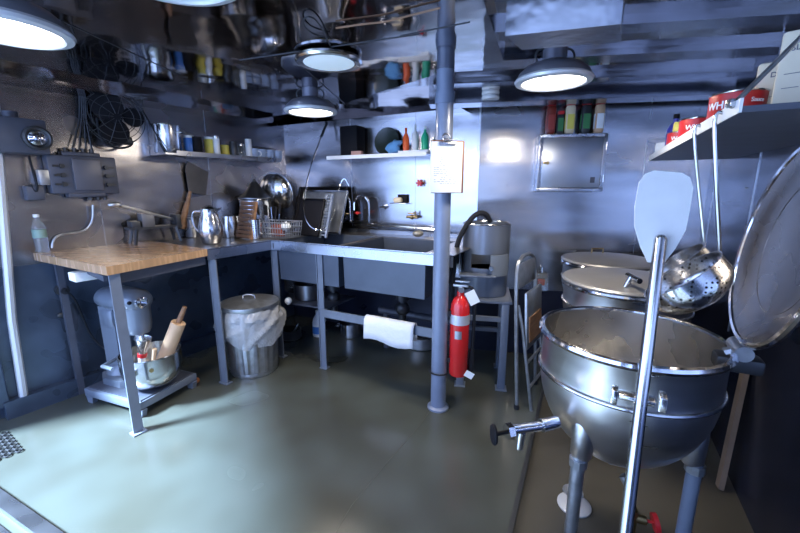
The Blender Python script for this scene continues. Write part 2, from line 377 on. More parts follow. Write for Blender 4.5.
bb.tube([sp(.02, -.001, ZT - .02), sp(.02, -.001, ZT - hl + .01)], .003); obj('weld_seam', bb, iron, t)

# faucet pipework along the splash, with goosenecks
F0 = V((Pc.x, Pc.y, 0))
def S_(s, o, z): return F0 + sp(s, o, z)
t = thing('faucet_pipe', 'long chrome water pipe with two gooseneck spouts along the sink wall', 'faucet', S_(.3, .80, 1.04))
org = t.location.copy()
a = onw('sink', 335, 221, .09) - org; z = onw('sink', 440, 230, .09) - org
bb = B().tube([a, z], .011); bb.cyl(a, a + V((0, 0, .07)), .014)
obj('supply_pipe', bb, chrome, t)
def neck(px, py, h, wd):
    p = onw('sink', px, py, .09) - org; k = 10; pts = [p, p + V((0, 0, h))] + [p + V((0, 0, h)) + (st * -1 * (wd / 2) * (1 - cos(pi * i / k))) + V((0, 0, wd / 2 * sin(pi * i / k))) for i in range(1, k + 1)]
    pts.append(pts[-1] - V((0, 0, .05))); obj('gooseneck_spout', B().tube(pts, .009), chrome, t)
neck(369, 224, .17, .155); neck(350, 222, .18, .09)
for px, py, mm in [(357, 213, redp), (345, 214, brass), (338, 213, brass)]:
    p = onw('sink', px, py, .13) - org; obj('tap_handle', B().ball(p, .014).cyl(p, p + sn * .05, .008).tube([p - st * .025, p + st * .025], .005), mm, t)
p = onw('sink', 412, 217, .05) - org; obj('mixing_valve', B().cyl(p - st * .05, p + st * .05, .012).ball(p, .022).cyl(p + st * .03, p + st * .03 + V((0, 0, .05)), .008).tube([p + V((0, 0, .03)) - st * .04, p + V((0, 0, .03)) + st * .02], .005), brass, t)
p = onw('sink', 383, 207, .03) - org; obj('wall_bracket', B().cyl(p, p + sn * .03, .02).tube([p - st * .03, p + st * .03], .006), chrome, t)
pts = [onw('sink', x_, y_, o_) for x_, y_, o_ in [(327, 123, .06), (321, 137, .12), (311, 165, .30), (305, 190, .50), (303, 212, .60), (310, 228, .63), (322, 231, .60), (331, 222, .45), (335, 208, .28), (338, 190, .12), (344, 176, .09), (349, 186, .09)]]
t = thing('spray_hose', 'thin chrome spray hose looping from wall nozzle down to the taps', 'hose', pts[0])
obj('hose', B().tube([p - pts[0] for p in pts], .006, smooth=2), chrome, t)
obj('nozzle', B().tube([V((0, 0, 0)) - (pts[1] - pts[0]) * .2, (pts[1] - pts[0])], .012).ball(V((0, 0, 0.01)), .016), iron, t)
# soap dish, red valve knob on the wall
p = onw('sink', 400, 201, .04); t = thing('soap_shelf', 'small dark wall niche with a cream sponge on a ledge above sink', 'soap dish', p, sr)
obj('niche', B().box((.015, .025, .02), (.09, .025, .07), bev=.003), black, t); obj('ledge', B().box((-.01, 0, -.02), (.16, .06, .008), bev=.002), steelb, t)
obj('sponge', B().box((-.02, -.002, .008), (.085, .04, .045), bev=.016), soap, t)
p = onw('sink', 420, 183, .03); t = thing('valve_knob', 'small red star-shaped valve knob on the back wall', 'valve', p, sr)
bb = B(); 
for i in range(6): a = i * pi / 3; bb.ball((.024 * cos(a), -.01, .024 * sin(a)), .009, n=6)
bb.cyl((0, .005, 0), (0, -.02, 0), .018); obj('knob', bb, redp, t); obj('stem', B().cyl((0, .03, 0), (0, -.01, 0), .006), brass, t)

# ================================================================= PILLAR with clipboard and extinguisher
pb = at(438, 407); pr = .047
t = thing('support_pillar', 'blue-grey painted round steel pillar standing before the sink', 'pillar', (pb.x, pb.y, 0))
obj('post', B().cyl((0, 0, 0), (0, 0, ZC - .001), pr, n=32), pillp, t)
obj('base_flange', B().lathe([(pr + .02, 0), (pr + .02, .01), (pr, .02)], n=32), pillp, t); obj('collar', B().lathe([(pr + .006, 1.80), (pr + .006, 1.86)], n=32), pillp, t)
p = atY(446, 167, pb.y - .085); t = thing('clipboard', 'brown clipboard of handwritten white sheets hung on the pillar', 'clipboard', p, R(12))
obj('board', B().box((.012, .012, .0), (.185, .012, .275), bev=.004), clipb, t)
sh = obj('paper_sheets', B().box((0, -.004, -.003), (.172, .016, .262), bev=.002), paper, t)
bb = B()
for i in range(17):
    z = .085 - i * .0105; w_ = .045 if i < 8 else .12; x = (-.01 + random.uniform(-.01, .01)) if i < 8 else -.01
    k = -w_ / 2
    while k < w_ / 2:
        l = random.uniform(.006, .018); 
        if random.random() < .8: bb.box((x + k + l / 2, -.0125, z - .004 + random.uniform(-.001, .001)), (l, .0006, .0022))
        k += l + .005
    if i == 8: pass
obj('handwriting', bb, ink, sh, flat=True)
obj('clip', B().box((0, -.016, .118), (.09, .012, .02), bev=.004).cyl((-.02, -.018, .135), (.02, -.018, .135), .008), steelb, t)
obj('clip_hook', B().ring((0, 0, 0), .02, .004, T=M.Translation((0, .01, .15)) @ M.Rotation(R(90), 4, 'X')), steelb, t)
ex = V((pb.x + .118, pb.y - .005, .23)); rr = .058
t = thing('fire_extinguisher', 'red fire extinguisher strapped to the right of the pillar', 'fire extinguisher', ex)
obj('cylinder', B().lathe([(0, 0), (rr * .85, 0), (rr, .015), (rr, .42), (rr * .93, .455), (rr * .7, .485), (rr * .35, .505), (.02, .51), (.02, .53), (0, .53)], n=32), red, t)
obj('label_band', B().lathe([(rr + .001, .335), (rr + .001, .395)], n=32, cap=False), mat('silver_label', (.55, .58, .66), .4, .4), t)
bb = B(); bb.add([((rr + .0015) * sin(a), -(rr + .0015) * cos(a), z) for a in [R(-35 + i * 8) for i in range(6)] for z in (.25, .30)], [(2 * i, 2 * i + 2, 2 * i + 3, 2 * i + 1) for i in range(5)]); obj('small_label', bb, galv, t)
obj('valve_head', B().cyl((0, 0, .52), (0, 0, .56), .016).box((.0, 0, .565), (.09, .022, .014), R(-20), bev=.003).box((.01, 0, .59), (.085, .02, .008), R(-20), bev=.002).cyl((0, -.01, .545), (0, -.035, .545), .016), galv, t)
obj('hose', B().tube([(.02, 0, .55), (.07, -.005, .56), (.088, 0, .48), (.088, .01, .30), (.082, .01, .10), (.08, .01, .05)], .010, smooth=2), rubber, t)
obj('hose_horn', B().cyl((.082, .01, .16), (.08, .01, .02), .014, .019), rubber, t)
obj('inspection_tag', B().box((0, 0, 0), (.06, .002, .085), T=M.Translation((.065, -.03, .50)) @ M.Rotation(R(-28), 4, 'Y')), paper, t, flat=True)
obj('lower_tag', B().box((0, 0, 0), (.055, .002, .04), T=M.Translation((.06, -.05, .02)) @ M.Rotation(R(30), 4, 'Y')), paper, t, flat=True)
obj('mounting_strap', B().tube([(-.075 + .062 * cos(a) - .04, .062 * sin(a) + .005, .02 + .0 * a) for a in [R(40 + 28 * i) for i in range(11)]], .005), rubber, t)
obj('wall_bracket', B().box((-.062, 0, .10), (.02, .04, .03)).box((-.062, 0, .40), (.02, .04, .03)), iron, t)

# towel on rail
a = at(363, 320, .48); tp = S_(.0, 0, 0)
def rail_s(px):   # distance along the sink's front of a pixel column
    best = min(range(200), key=lambda i: abs(proj(S_(i * .008, .0, .45))[0] - px)); return best * .008
def proj(p):
    d = V(p) - V((0, 0, H)); zc = d.y * cos(PITCH) - d.z * sin(PITCH); yc = -d.y * sin(PITCH) - d.z * cos(PITCH); return 400 + F * d.x / zc, 266.5 + F * yc / zc
s0, s1 = rail_s(364), rail_s(414)
bb = B(); N = 14; path = [(.048, .36), (.046, .40), (.044, .47), (.036, .487), (.025, .490), (.012, .487), (.003, .47), (-.001, .43), (-.004, .38), (-.006, .335)]
vs = []; fs = []; org = S_((s0 + s1) / 2, 0, 0)
for i in range(N + 1):
    s = s0 + (s1 - s0) * i / N
    for j, (o_, z_) in enumerate(path):
        wv = .004 * sin(i * 1.3 + j * .5); zz = z_ + (.012 * sin(i * .5) - .01 * i / N if j > 7 else 0)
        vs.append(S_(s, o_ - (abs(wv) if j > 5 else -abs(wv)), zz) - org)
kp = len(path)
for i in range(N):
    for j in range(kp - 1): fs.append((i * kp + j, (i + 1) * kp + j, (i + 1) * kp + j + 1, i * kp + j + 1))
bb.add(vs, fs); tw = tag(obj('towel', bb, cloth, loc=org), 'white towel folded over the rail below the sink', 'towel')
sol = tw.modifiers.new('s', 'SOLIDIFY'); sol.thickness = .008; sol.offset = 1

# ================================================================= LEFT WALL EQUIPMENT
def lwp(px, py, out=0): return onw('left', px, py, out)
p = lwp(14, 136, .08); t = thing('wall_lantern', 'dark box lantern with round glass lens high on the left wall', 'lantern', p, lr)
obj('housing', B().box((0, 0, 0), (.26, .15, .19), bev=.01), boxp, t)
obj('side_plate', B().box((-.12, -.082, 0), (.05, .012, .19), bev=.004), ductm, t)
obj('bezel', B().lathe([(.048, 0), (.066, 0), (.066, .03), (.055, .035), (.048, .03)], n=32, T=M.Translation((.075, -.075, -.01)) @ M.Rotation(R(90), 4, 'X'), close=True), iron, t)
obj('lens', B().lathe([(0, .018), (.02, .016), (.05, .0), (.05, -.005), (0, -.005)], n=32, T=M.Translation((.075, -.09, -.01)) @ M.Rotation(R(90), 4, 'X')), chrome, t)
obj('top_handle', B().cyl((0, 0, .09), (0, 0, .13), .035, n=20), boxp, t)
p2 = lwp(34, 193, .03); t = thing('junction_box', 'small dark square junction box below the wall lantern', 'junction box', p2, lr)
obj('box', B().box((0, 0, 0), (.085, .055, .085), bev=.006), boxp, t); obj('cover_plate', B().box((0, -.031, 0), (.075, .006, .075), bev=.002), boxp, t)
pa, pm, pc_, pd = lwp(29, 156, .05), lwp(33, 172, .08), lwp(38, 188, .075), lwp(29, 182, .06)
tag(obj('power_cable', B().tube([V((0, 0, 0)), pm - pa, pc_ - pa, pc_ - pa + V((-.02, 0, -.03)), pd - pa, lwp(31, 192, .055) - pa], .006, smooth=2), rubber, loc=pa), 'short black cable curling from wall lantern to the small box', 'cable')
# big switch box
p = lwp(83, 175, .045); t = thing('switch_box', 'large dark bolted switch box on left wall above the table', 'switch box', p, lr)
obj('housing', B().box((0, 0, 0), (.36, .08, .235), bev=.012).box((0, .0, .125), (.2, .06, .03), bev=.006).box((0, 0, -.125), (.2, .06, .03), bev=.006), boxp, t)
obj('cover', B().box((.01, -.048, 0), (.15, .02, .19), bev=.004), mat('switch_cover', (.10, .105, .135), .2, .4), t)
for sx in (-1, 1):
    for k in range(3): obj('cover_bolt', B().cyl((sx * .115, -.038, .05 - k * .055), (sx * .115, -.06, .05 - k * .055), .014, n=6).box((sx * .135, -.046, .05 - k * .055), (.045, .014, .012)), iron, t)
obj('side_label', B().box((-.20, -.01, -.02), (.05, .05, .09), bev=.004), galv, t)
for k in range(4): obj('cable_gland', B().cyl((-.07 + k * .045, 0, .13), (-.07 + k * .045, 0, .165), .014, n=8), iron, t)
for k in range(3): obj('cable_gland', B().cyl((.02 + k * .04, 0, -.13), (.02 + k * .04, 0, -.16), .014, n=8), iron, t)
base = lwp(79, 151, .045)
bb = B()
for q0, q1 in [((72, 150), (80, 118)), ((79, 150), (82, 116)), ((86, 150), (84, 116)), ((92, 150), (86, 120))]:
    a, m_, z_ = lwp(*q0, .045), lwp(*q1, .025), lwp(q1[0] - 1, 82, .025); bb.tube([a - base, (a + m_) / 2 - base, m_ - base, z_ - base], .0045, smooth=2)
tag(obj('conduit', bb, iron, loc=base), 'bundle of thin grey conduits rising from switch box to ceiling', 'conduit')
pts = [lwp(93, 205, .045), lwp(93, 222, .03), lwp(84, 232, .02), lwp(60, 234, .02), lwp(53, 240, .02), lwp(52, 248, .02)]
tag(obj('conduit', B().tube([q - pts[0] for q in pts], .007, smooth=2), galv, loc=pts[0]), 'thin pipe running from switch box down behind the water bottle', 'conduit')
# fan
p = lwp(115, 118, .16); t = thing('wall_fan', 'black wire-guarded fan mounted high on the left wall', 'fan', p, lr - R(10))
FT = M.Rotation(R(90), 4, 'X'); Rg = .165
bb = B()
for k, (r_, yy) in enumerate([(1, 0), (.97, -.035), (.8, -.055), (.55, -.06)]): bb.ring((0, 0, 0), Rg * r_, .0022, T=M.Translation((0, yy, 0)) @ FT, k=5)
for k in range(10):
    a = 2 * pi * k / 10; bb.tube([(Rg * cos(a), 0, Rg * sin(a)), (Rg * .97 * cos(a), -.035, Rg * .97 * sin(a)), (Rg * .5 * cos(a), -.062, Rg * .5 * sin(a)), (0.02 * cos(a), -.062, .02 * sin(a))], .0016, n=5)
bb.ring((0, .03, 0), Rg * .8, .0022, T=M.Translation((0, .03, 0)) @ FT, k=5)
obj('wire_guard', bb, iron, t)
for k in range(3):
    a = R(100 + 120 * k) if k else R(125)
    a = R([120, 8, 262][k]); rb = [.088, .062, .082][k]; cc = [.075, .10, .085][k]
    pts = [(cc * cos(a) + rb * cos(q), cc * sin(a) + rb * sin(q)) for q in [2 * pi * i / 20 for i in range(20)]]
    bb = B(); bb.add([(x, -.012 + .25 * (x * -sin(a) + z_ * cos(a)) * .5, z_) for x, z_ in pts] + [(x, -.015 + .25 * (x * -sin(a) + z_ * cos(a)) * .5, z_) for x, z_ in pts], [list(range(20)), list(range(20, 40))[::-1]] + [(i, (i + 1) % 20, 20 + (i + 1) % 20, 20 + i) for i in range(20)])
    obj('blade', bb, black, t)
obj('motor', B().cyl((0, .08, 0), (0, -.03, 0), .042, .035, n=24).cyl((0, .02, -.01), (0, .10, -.13), .02), black, t)
obj('mounting_foot', B().box((.03, .08, -.13), (.12, .10, .05), bev=.012), iron, t)
pts = [lwp(97, 118, .10), lwp(99, 135, .10), lwp(107, 146, .10), lwp(122, 149, .10), lwp(133, 145, .09), lwp(131, 139, .08)]
obj('power_cord', B().tube([M.Rotation(-(lr - R(10)), 3, 'Z') @ (q - p) for q in pts], .007, smooth=2), rubber, t)
# cleaver hanging
p = lwp(191, 180, .035); t = thing('cleaver', 'large dark meat cleaver hanging on left wall with wooden handle', 'cleaver', p, lr)
obj('blade', B().prism([(-.02, -.065), (.075, -.085), (.105, .045), (-.01, .10), (-.025, .06)], -.002, .002, M.Rotation(R(90), 4, 'X')), mat('dark_blade', (.12, .12, .13), .8, .4, 0, 1, .3, 10), t)
grow(t, 1.45); obj('handle', B().cyl((-.012, 0, -.06), (-.035, 0, -.13), .008, .012).cyl((-.035, 0, -.125), (-.085, -.002, -.26), .013, .019), woodd, t)

# shelf on the left wall
ZS = 1.60
pa = onw('left', 150, 150, .0); s_a = (pa.xy - C0).dot(lt.xy); s_b = (C1 - C0).length - .24
t = thing('wall_shelf', 'long steel shelf high on the left wall above the counter', 'shelf', lw(s_a, 0, ZS), lr)
Ls = s_b - s_a
obj('shelf_board', B().box((Ls / 2, -.11, 0), (Ls, .21, .012)).box((Ls / 2 + .04, -.214, .008), (Ls - .08, .006, .034)), steelb, t, flat=True)
obj('end_plate', B().prism([(0, 0), (-.2, 0), (0, .26)], -.002, .002, M.Translation((0, -.004, .0)) @ M.Rotation(R(90), 4, 'Z') @ M.Rotation(R(90), 4, 'X')), steelb, t, flat=True)
obj('tie_rod', B().tube([(.01, -.212, .01), (-.02, -.01, .30)], .005), iron, t)
def shelfp(px, o): 
    q = onw('left', px, 140, o); s = (q.xy - C0).dot(lt.xy); return lw(s, o, ZS + .006)
def jar(name, label, cat, p, r, h, m, mcap=None, capn='lid', shape='can', group='jars on the left shelf'):
    t = thing(name, label, cat, p, group=group)
    if shape == 'can': prof = [(0, 0), (r * .95, 0), (r, .004), (r, h * .86), (r * .9, h * .9), (0, h * .9)]
    elif shape == 'bottle': prof = [(0, 0), (r, 0), (r, h * .6), (r * .7, h * .72), (r * .32, h * .8), (r * .32, h * .9), (0, h * .9)]
    else: prof = [(0, 0), (r * .8, 0), (r, h * .3), (r, h * .8), (r * .8, h * .9), (0, h * .9)]
    obj('body', B().lathe(prof, n=24), m, t)
    cr = r * .4 if shape == 'bottle' else r * .95
    obj(capn, B().lathe([(0, h * .885), (cr, h * .885), (cr, h), (0, h)], n=20), mcap or m, t); return t
t = thing('stock_pot', 'tall steel pot at near end of the left wall shelf', 'pot', shelfp(167, .095))
obj('body', B().lathe([(0, 0), (.085, 0), (.09, .01), (.09, .20), (.087, .20), (.086, .012), (0, .012)], n=32), steel, t); obj('rim', B().ring((0, 0, .20), .09, .004), steel, t)
obj('handle', B().tube([(.09, -.03, .15), (.12, -.02, .15), (.12, .02, .15), (.09, .03, .15)], .005), steel, t)
js = [(189, .035, .10, blue, white, 'blue and white tin beside tall pot on the left shelf'), (197, .030, .095, black, black, 'black tin beside the blue one on the left shelf'),
      (209, .033, .105, yell, white, 'yellow-labelled jar with white lid on the left shelf'), (216, .022, .11, white, steel, 'small white shaker right of yellow jar on the left shelf'),
      (224, .032, .07, yell, yell, 'short yellow tub mid-way along the left shelf'), (233, .030, .09, iron, iron, 'dark jar right of the short yellow tub'),
      (240, .030, .085, glass, steel, 'clear glass jar with steel lid mid-way on left shelf'), (248, .024, .115, white, white, 'tall narrow white carton-like bottle on the left shelf')]
for i, (px, r_, h_, m1, m2, lb) in enumerate(js): jar('jar', lb, 'jar', shelfp(px, .15 if i % 2 else .10), r_ * 1.15, h_ * 1.45, m1, m2)
mp_ = None
mugl = ['leftmost of white and blue mugs at far end of left shelf', 'second white and blue mug at far end of left shelf', 'third white and blue mug at far end of left shelf', 'last white and blue mug nearest the room corner']
for i, px in enumerate((252, 260, 268, 276)):
    q = shelfp(px, .14)
    if mp_ is None:
        mp_ = thing('mug', mugl[0], 'mug', q, group='mugs on the left shelf')
        obj('cup', B().lathe([(0, 0), (.026, 0), (.034, .02), (.036, .07), (.033, .07), (.030, .02), (0, .008)], n=20), mat('mug_enamel', (.35, .45, .65), 0, .25), mp_)
        obj('handle', B().tube([(.034, 0, .055), (.055, 0, .05), (.055, 0, .025), (.034, 0, .018)], .004, smooth=1), white, mp_)
    else: dup(mp_, q, .6 * i, mugl[i])
for o_ in list(C.objects):
    if o_.name.startswith('mug') and o_.parent is None and o_.type == 'EMPTY': grow(o_, 1.3)
q = shelfp(262, .05); t = thing('wire_rack', 'small dark wire rack behind the mugs on the left shelf', 'rack', q, lr)
bb = B()
for k in range(7): bb.tube([(-.15 + k * .05, 0, 0), (-.15 + k * .05, 0, .12)], .003, n=5)
bb.tube([(-.15, 0, .12), (.15, 0, .12)], .004, n=5).tube([(-.15, 0, .004), (.15, 0, .004)], .004, n=5); obj('wires', bb, iron, t)

# ================================================================= BACK SHELF
ZB = 1.63
sA = onw('sink', 340, 152, 0); sB = onw('sink', 436, 152, 0)
ms = (sA + sB) / 2; Lb = (sB - sA).length
t = thing('wall_shelf', 'short cream-edged steel shelf high on the back wall above the sink', 'shelf', (ms.x, ms.y, ZB), sr)
obj('shelf_board', B().box((0, -.10, -.006), (Lb, .19, .012)), steelb, t, flat=True); obj('edge_strip', B().box((0, -.199, -.012), (Lb, .008, .03)), white, t, flat=True)
def bs(px, o=.1): q = onw('sink', px, 145, o); return V((q.x, q.y, ZB + .0005))
q = bs(353, .09); t = thing('storage_box', 'black upright box at left end of the back shelf', 'box', q, sr)
obj('body', B().box((0, 0, .125), (.17, .13, .25), bev=.003), black, t); obj('side_panel', B().box((-.088, -.0, .125), (.006, .13, .25)), iron, t)
q = bs(357, .17); t = thing('small_book', 'small pinkish packet lying before the black box', 'packet', q, sr)
obj('packet', B().box((0, 0, .018), (.10, .04, .035), bev=.003), mat('pink_card', (.45, .26, .22), 0, .6), t)
q = bs(386, .06); t = thing('serving_plate', 'dark round platter leaning upright on the back shelf', 'plate', q, sr)
obj('plate', B().lathe([(0, 0), (.09, 0), (.115, .012), (.115, .016), (.088, .006), (0, .006)], n=36, T=M.Translation((0, .02, .116)) @ M.Rotation(R(80), 4, 'X')), dkgreen, t)
q = bs(394, .13); bb = B(); T_ = M.Translation((0, 0, .055)); 
g = bmesh.new(); bmesh.ops.create_icosphere(g, subdivisions=3, radius=1); g.verts.index_update()
vs = [(v.co.x * .07 * (1 + .25 * sin(5 * v.co.z)), v.co.y * .04, v.co.z * .055 + .02 * v.co.x + .006 * sin(9 * v.co.x)) for v in g.verts]; bb.add(vs, [[v.index for v in f.verts] for f in g.faces], T_); g.free()
tag(obj('cleaning_cloth', bb, bluec, loc=q, rz=sr), 'crumpled blue cloth before the dark platter on back shelf', 'cloth')
jar('spray_bottle', 'orange-red squeeze bottle on the back shelf', 'bottle', bs(406, .12), .026, .20, orng, orng, 'nozzle', 'bottle', 'bottles on the back shelf')
jar('spray_bottle', 'white squeeze bottle between the orange and green bottles', 'bottle', bs(415, .12), .028, .22, white, white, 'nozzle', 'bottle', 'bottles on the back shelf')
jar('spray_bottle', 'green bottle on back shelf just left of the pillar', 'bottle', bs(425, .12), .030, .20, grn, white, 'nozzle', 'bottle', 'bottles on the back shelf')
q = bs(414, .16); tag(obj('tray', B().box((0, 0, .010), (.26, .05, .02), bev=.003), paper, loc=q, rz=sr), 'narrow white tray along the front of the back shelf', 'tray')

# ================================================================= ITEMS ON THE COUNTERS
def tb(px, py): q = at(px, py, ZT); return V((q.x, q.y, ZT + .0005))
q = tb(43, 252)
t = thing('water_bottle', 'clear plastic water bottle at left end of the wooden table', 'bottle', q)
obj('body', B().lathe([(0, 0), (.030, 0), (.034, .01), (.031, .03), (.034, .05), (.031, .07), (.034, .09), (.034, .15), (.022, .185), (.013, .20), (.013, .215), (0, .215)], n=24), glass, t)
obj('label', B().lathe([(.0345, .09), (.0345, .14)], n=24), mat('water_label', (.2, .32, .30), 0, .5), t); obj('cap', B().cyl((0, 0, .214), (0, 0, .232), .015), white, t)
# fry cutter
q = tb(158, 242); t = thing('french_fry_cutter', 'old iron press cutter with long lever handle on the table', 'cutter', q, lr - R(8)); grow(t, 1.12)
bb = B()
for x in (-.14, .12):
    for y in (-.06, .06): bar(bb, (x, y, 0), (x * .85, y * .8, .10), .014, .014)
bb.box((-.01, 0, .10), (.30, .11, .012)); bb.box((.12, 0, .13), (.03, .12, .09), bev=.004); bb.box((-.12, 0, .12), (.05, .10, .05), bev=.006)
obj('frame', bb, iron, t); obj('grid_head', B().box((-.05, 0, .145), (.07, .09, .09), bev=.004), mat('grey_cast', (.16, .165, .18), .7, .45), t)
obj('lever_handle', B().tube([(.14, 0, .13), (.02, -.03, .17), (-.12, -.06, .22), (-.22, -.08, .25)], .010, smooth=1).ball((-.22, -.08, .25), .018, (2, 1, 1), 8), galv, t)
# pitcher
q = tb(212, 243); t = thing('pitcher', 'shiny bulbous stainless pitcher on the steel counter corner', 'pitcher', q, R(10)); t.scale = (1.15, 1.15, 1.35)
obj('body', B().lathe([(0, 0), (.05, 0), (.055, .006), (.068, .05), (.07, .08), (.058, .13), (.048, .155), (.052, .18), (.049, .18), (.045, .155), (.06, .09), (.05, .01), (0, .008)], n=36), steel, t)
obj('spout', B().add([(.045, -.02, .155), (.045, .02, .155), (.078, 0, .188), (.05, -.022, .181), (.05, .022, .181)], [(0, 2, 3), (1, 4, 2), (0, 1, 2), (3, 2, 4)]), steel, t)
obj('handle', B().tube([(-.05, 0, .165), (-.085, 0, .17), (-.10, 0, .14), (-.095, 0, .09), (-.068, 0, .06)], .006, smooth=2), steel, t)
obj('lid', B().lathe([(0, .20), (.012, .198), (.03, .19), (.05, .181), (0, .18)], n=24), steel, t)
q = tb(193, 237); tag(obj('steel_canister', B().lathe([(0, 0), (.045, 0), (.05, .01), (.045, .15), (.048, .155), (.043, .155), (.042, .01), (0, .01)], n=28), steelb, loc=q), 'plain steel canister standing behind and left of the pitcher', 'canister')
q = tb(232, 237); t = thing('jug', 'steel jug half hidden between the pitcher and wicker board', 'jug', q); grow(t, 1.3)
obj('body', B().lathe([(0, 0), (.05, 0), (.06, .05), (.05, .13), (.045, .13), (.05, .05), (0, .01)], n=28), steel, t)
# wicker board / rack
q = tb(243, 239); t = thing('cutting_board', 'brown slatted board leaning upright beside the stock pot', 'board', q, R(-35)); grow(t, 1.35)
T_ = M.Rotation(R(-14), 4, 'X')
bb = B(); 
for k in range(9): bb.box((0, 0, .015 + k * .024), (.13, .016, .020), T=T_, bev=.003)
obj('slats', bb, brown, t); obj('side_rails', B().box((-.064, .01, .11), (.012, .012, .22), T=T_).box((.064, .01, .11), (.012, .012, .22), T=T_), woodd, t)
# stock pot; the dark cone on it is added to stand in for a reflection
q = tb(258, 232); t = thing('stock_pot', 'large steel stock pot in the counter corner', 'pot', q); t.scale = (1.05, 1.05, 1.3)
obj('body', B().lathe([(0, 0), (.12, 0), (.13, .01), (.13, .22), (.126, .22), (.125, .012), (0, .01)], n=40), steel, t); obj('rim', B().ring((0, 0, .22), .13, .005), steel, t)
t2 = thing('reflection_cone', 'dark cone added above the corner stock pot as a wall reflection', 'lid', q + V((0, 0, .298))); grow(t2, 1.1)
obj('cone', B().lathe([(.132, 0), (.132, .006), (.11, .02), (.06, .075), (.03, .12), (.018, .13), (0, .13)], n=40), mat('dark_reflection', (.25, .26, .28), 1, .3), t2); obj('knob', B().ball((0, 0, .138), .014, n=8), iron, t2)  # knob belongs to the added reflection cone, not to a real lid
# wire basket with utensils
q = tb(278, 237); t = thing('dish_basket', 'wire dish basket on the counter beside sheet pans', 'basket', q, sr + R(6)); grow(t, 1.25)
bb = B(); bx_, by_, bh = .13, .085, .10
for k in range(14):
    x = -bx_ + k * 2 * bx_ / 13
    for y in (-by_, by_): bb.tube([(x * .9, y * .9, .0), (x, y, bh)], .0022, n=4)
    bb.tube([(x * .9, -by_ * .9, .003), (x * .9, by_ * .9, .003)], .0022, n=4)
for k in range(9):
    y = -by_ + k * 2 * by_ / 8
    for x in (-bx_, bx_): bb.tube([(x * .9, y * .9, .0), (x, y, bh)], .0022, n=4)
for z_ in (.03, .065, .10): f_ = .9 + z_; bb.tube([(-bx_ * f_, -by_ * f_, z_), (bx_ * f_, -by_ * f_, z_), (bx_ * f_, by_ * f_, z_), (-bx_ * f_, by_ * f_, z_)], .004, n=5, closed=True)
obj('wires', bb, galv, t)
org = q; rt = M.Rotation(sr + R(6), 4, 'Z')
def inb(x, y, z=.005): return org + rt @ V((x, y, z))
lbl = ['dark-handled utensil at left of the dish basket', 'black spatula second from left in the dish basket', 'dark spoon third from left in the dish basket', 'dark whisk-handled tool in the middle of the basket', 'steel spoon right of middle in the dish basket', 'dark ladle handle at the right of the basket', 'black-handled knife at far right of the basket']
for i, x in enumerate((-.115, -.095, -.075, -.055, -.03, -.01, .005)):
    u = thing('utensil', lbl[i], 'utensil', inb(x, -.05 + .03 * (i % 3)), 0, 'utensils in the dish basket'); grow(u, 1.25)
    dx, dy, l = random.uniform(-.03, .03), random.uniform(-.02, .02), random.uniform(.165, .215)
    obj('shaft', B().tube([(0, 0, .005), (dx * .7, dy * .7, l * .7)], .003), steel, u); obj('handle', B().tube([(dx * .7, dy * .7, l * .68), (dx, dy, l)], .008 if i != 4 else .005), black if i != 4 else steel, u)
u = thing('utensil_cup', 'perforated steel utensil cup at front left of the basket', 'cup', inb(-.085, -.15, 0), 0); grow(u, 1.25)
obj('cup', B().lathe([(0, 0), (.036, 0), (.04, .12), (.038, .12), (.034, .004), (0, .004)], n=28), perf, u)
u = thing('rusty_tin', 'small rusty red-brown tin standing in the dish basket', 'tin', inb(.03, -.03, .008), sr)
obj('tin', B().box((0, 0, .05), (.10, .05, .09), bev=.004), mat('rust', (.35, .09, .04), 0, .6, 0, 1, .4, 20), u)
g = inb(.095, -.02, .09); bb = B(); gg = bmesh.new(); bmesh.ops.create_icosphere(gg, subdivisions=3, radius=1); gg.verts.index_update()
bb.add([(v.co.x * .035 * (1 + .2 * sin(7 * v.co.y)), v.co.y * .03, v.co.z * .035 * (1 + .2 * sin(8 * v.co.x))) for v in gg.verts], [[v.index for v in f.verts] for f in gg.faces]); gg.free()
tag(obj('dish_rag', bb, paper, loc=g), 'small white crumpled rag at the right of dish basket', 'rag')
# mixing bowls standing on edge behind the basket
T_ = M.Translation((0, 0, .16)) @ M.Rotation(R(62), 4, 'Z') @ M.Rotation(R(78), 4, 'Y')
def bowlprof(r, d, th=.003): return [(0, -d)] + [(r * sin(pi / 2 * i / 8), -d * cos(pi / 2 * i / 8)) for i in range(1, 9)] + [(r + .008, 0), (r + .008, .003), (r - th, .003)] + [((r - th) * sin(pi / 2 * i / 8), -(d - th) * cos(pi / 2 * i / 8)) for i in range(7, 0, -1)] + [(0, -(d - th))]
q = tb(281, 231); bz = q + V((0, 0, 0))
u = thing('mixing_bowl', 'big steel mixing bowl standing on edge behind the basket, nearer one', 'bowl', q + V((.0, -.0, .16)), 0, 'mixing bowls on edge'); grow(u, 1.25)
obj('bowl', B().lathe(bowlprof(.125, .085), n=40, T=T_), steel, u)
u2 = dup(u, q + V((-.035, .035, .165)), R(10), 'big steel mixing bowl nested on edge behind the other one')
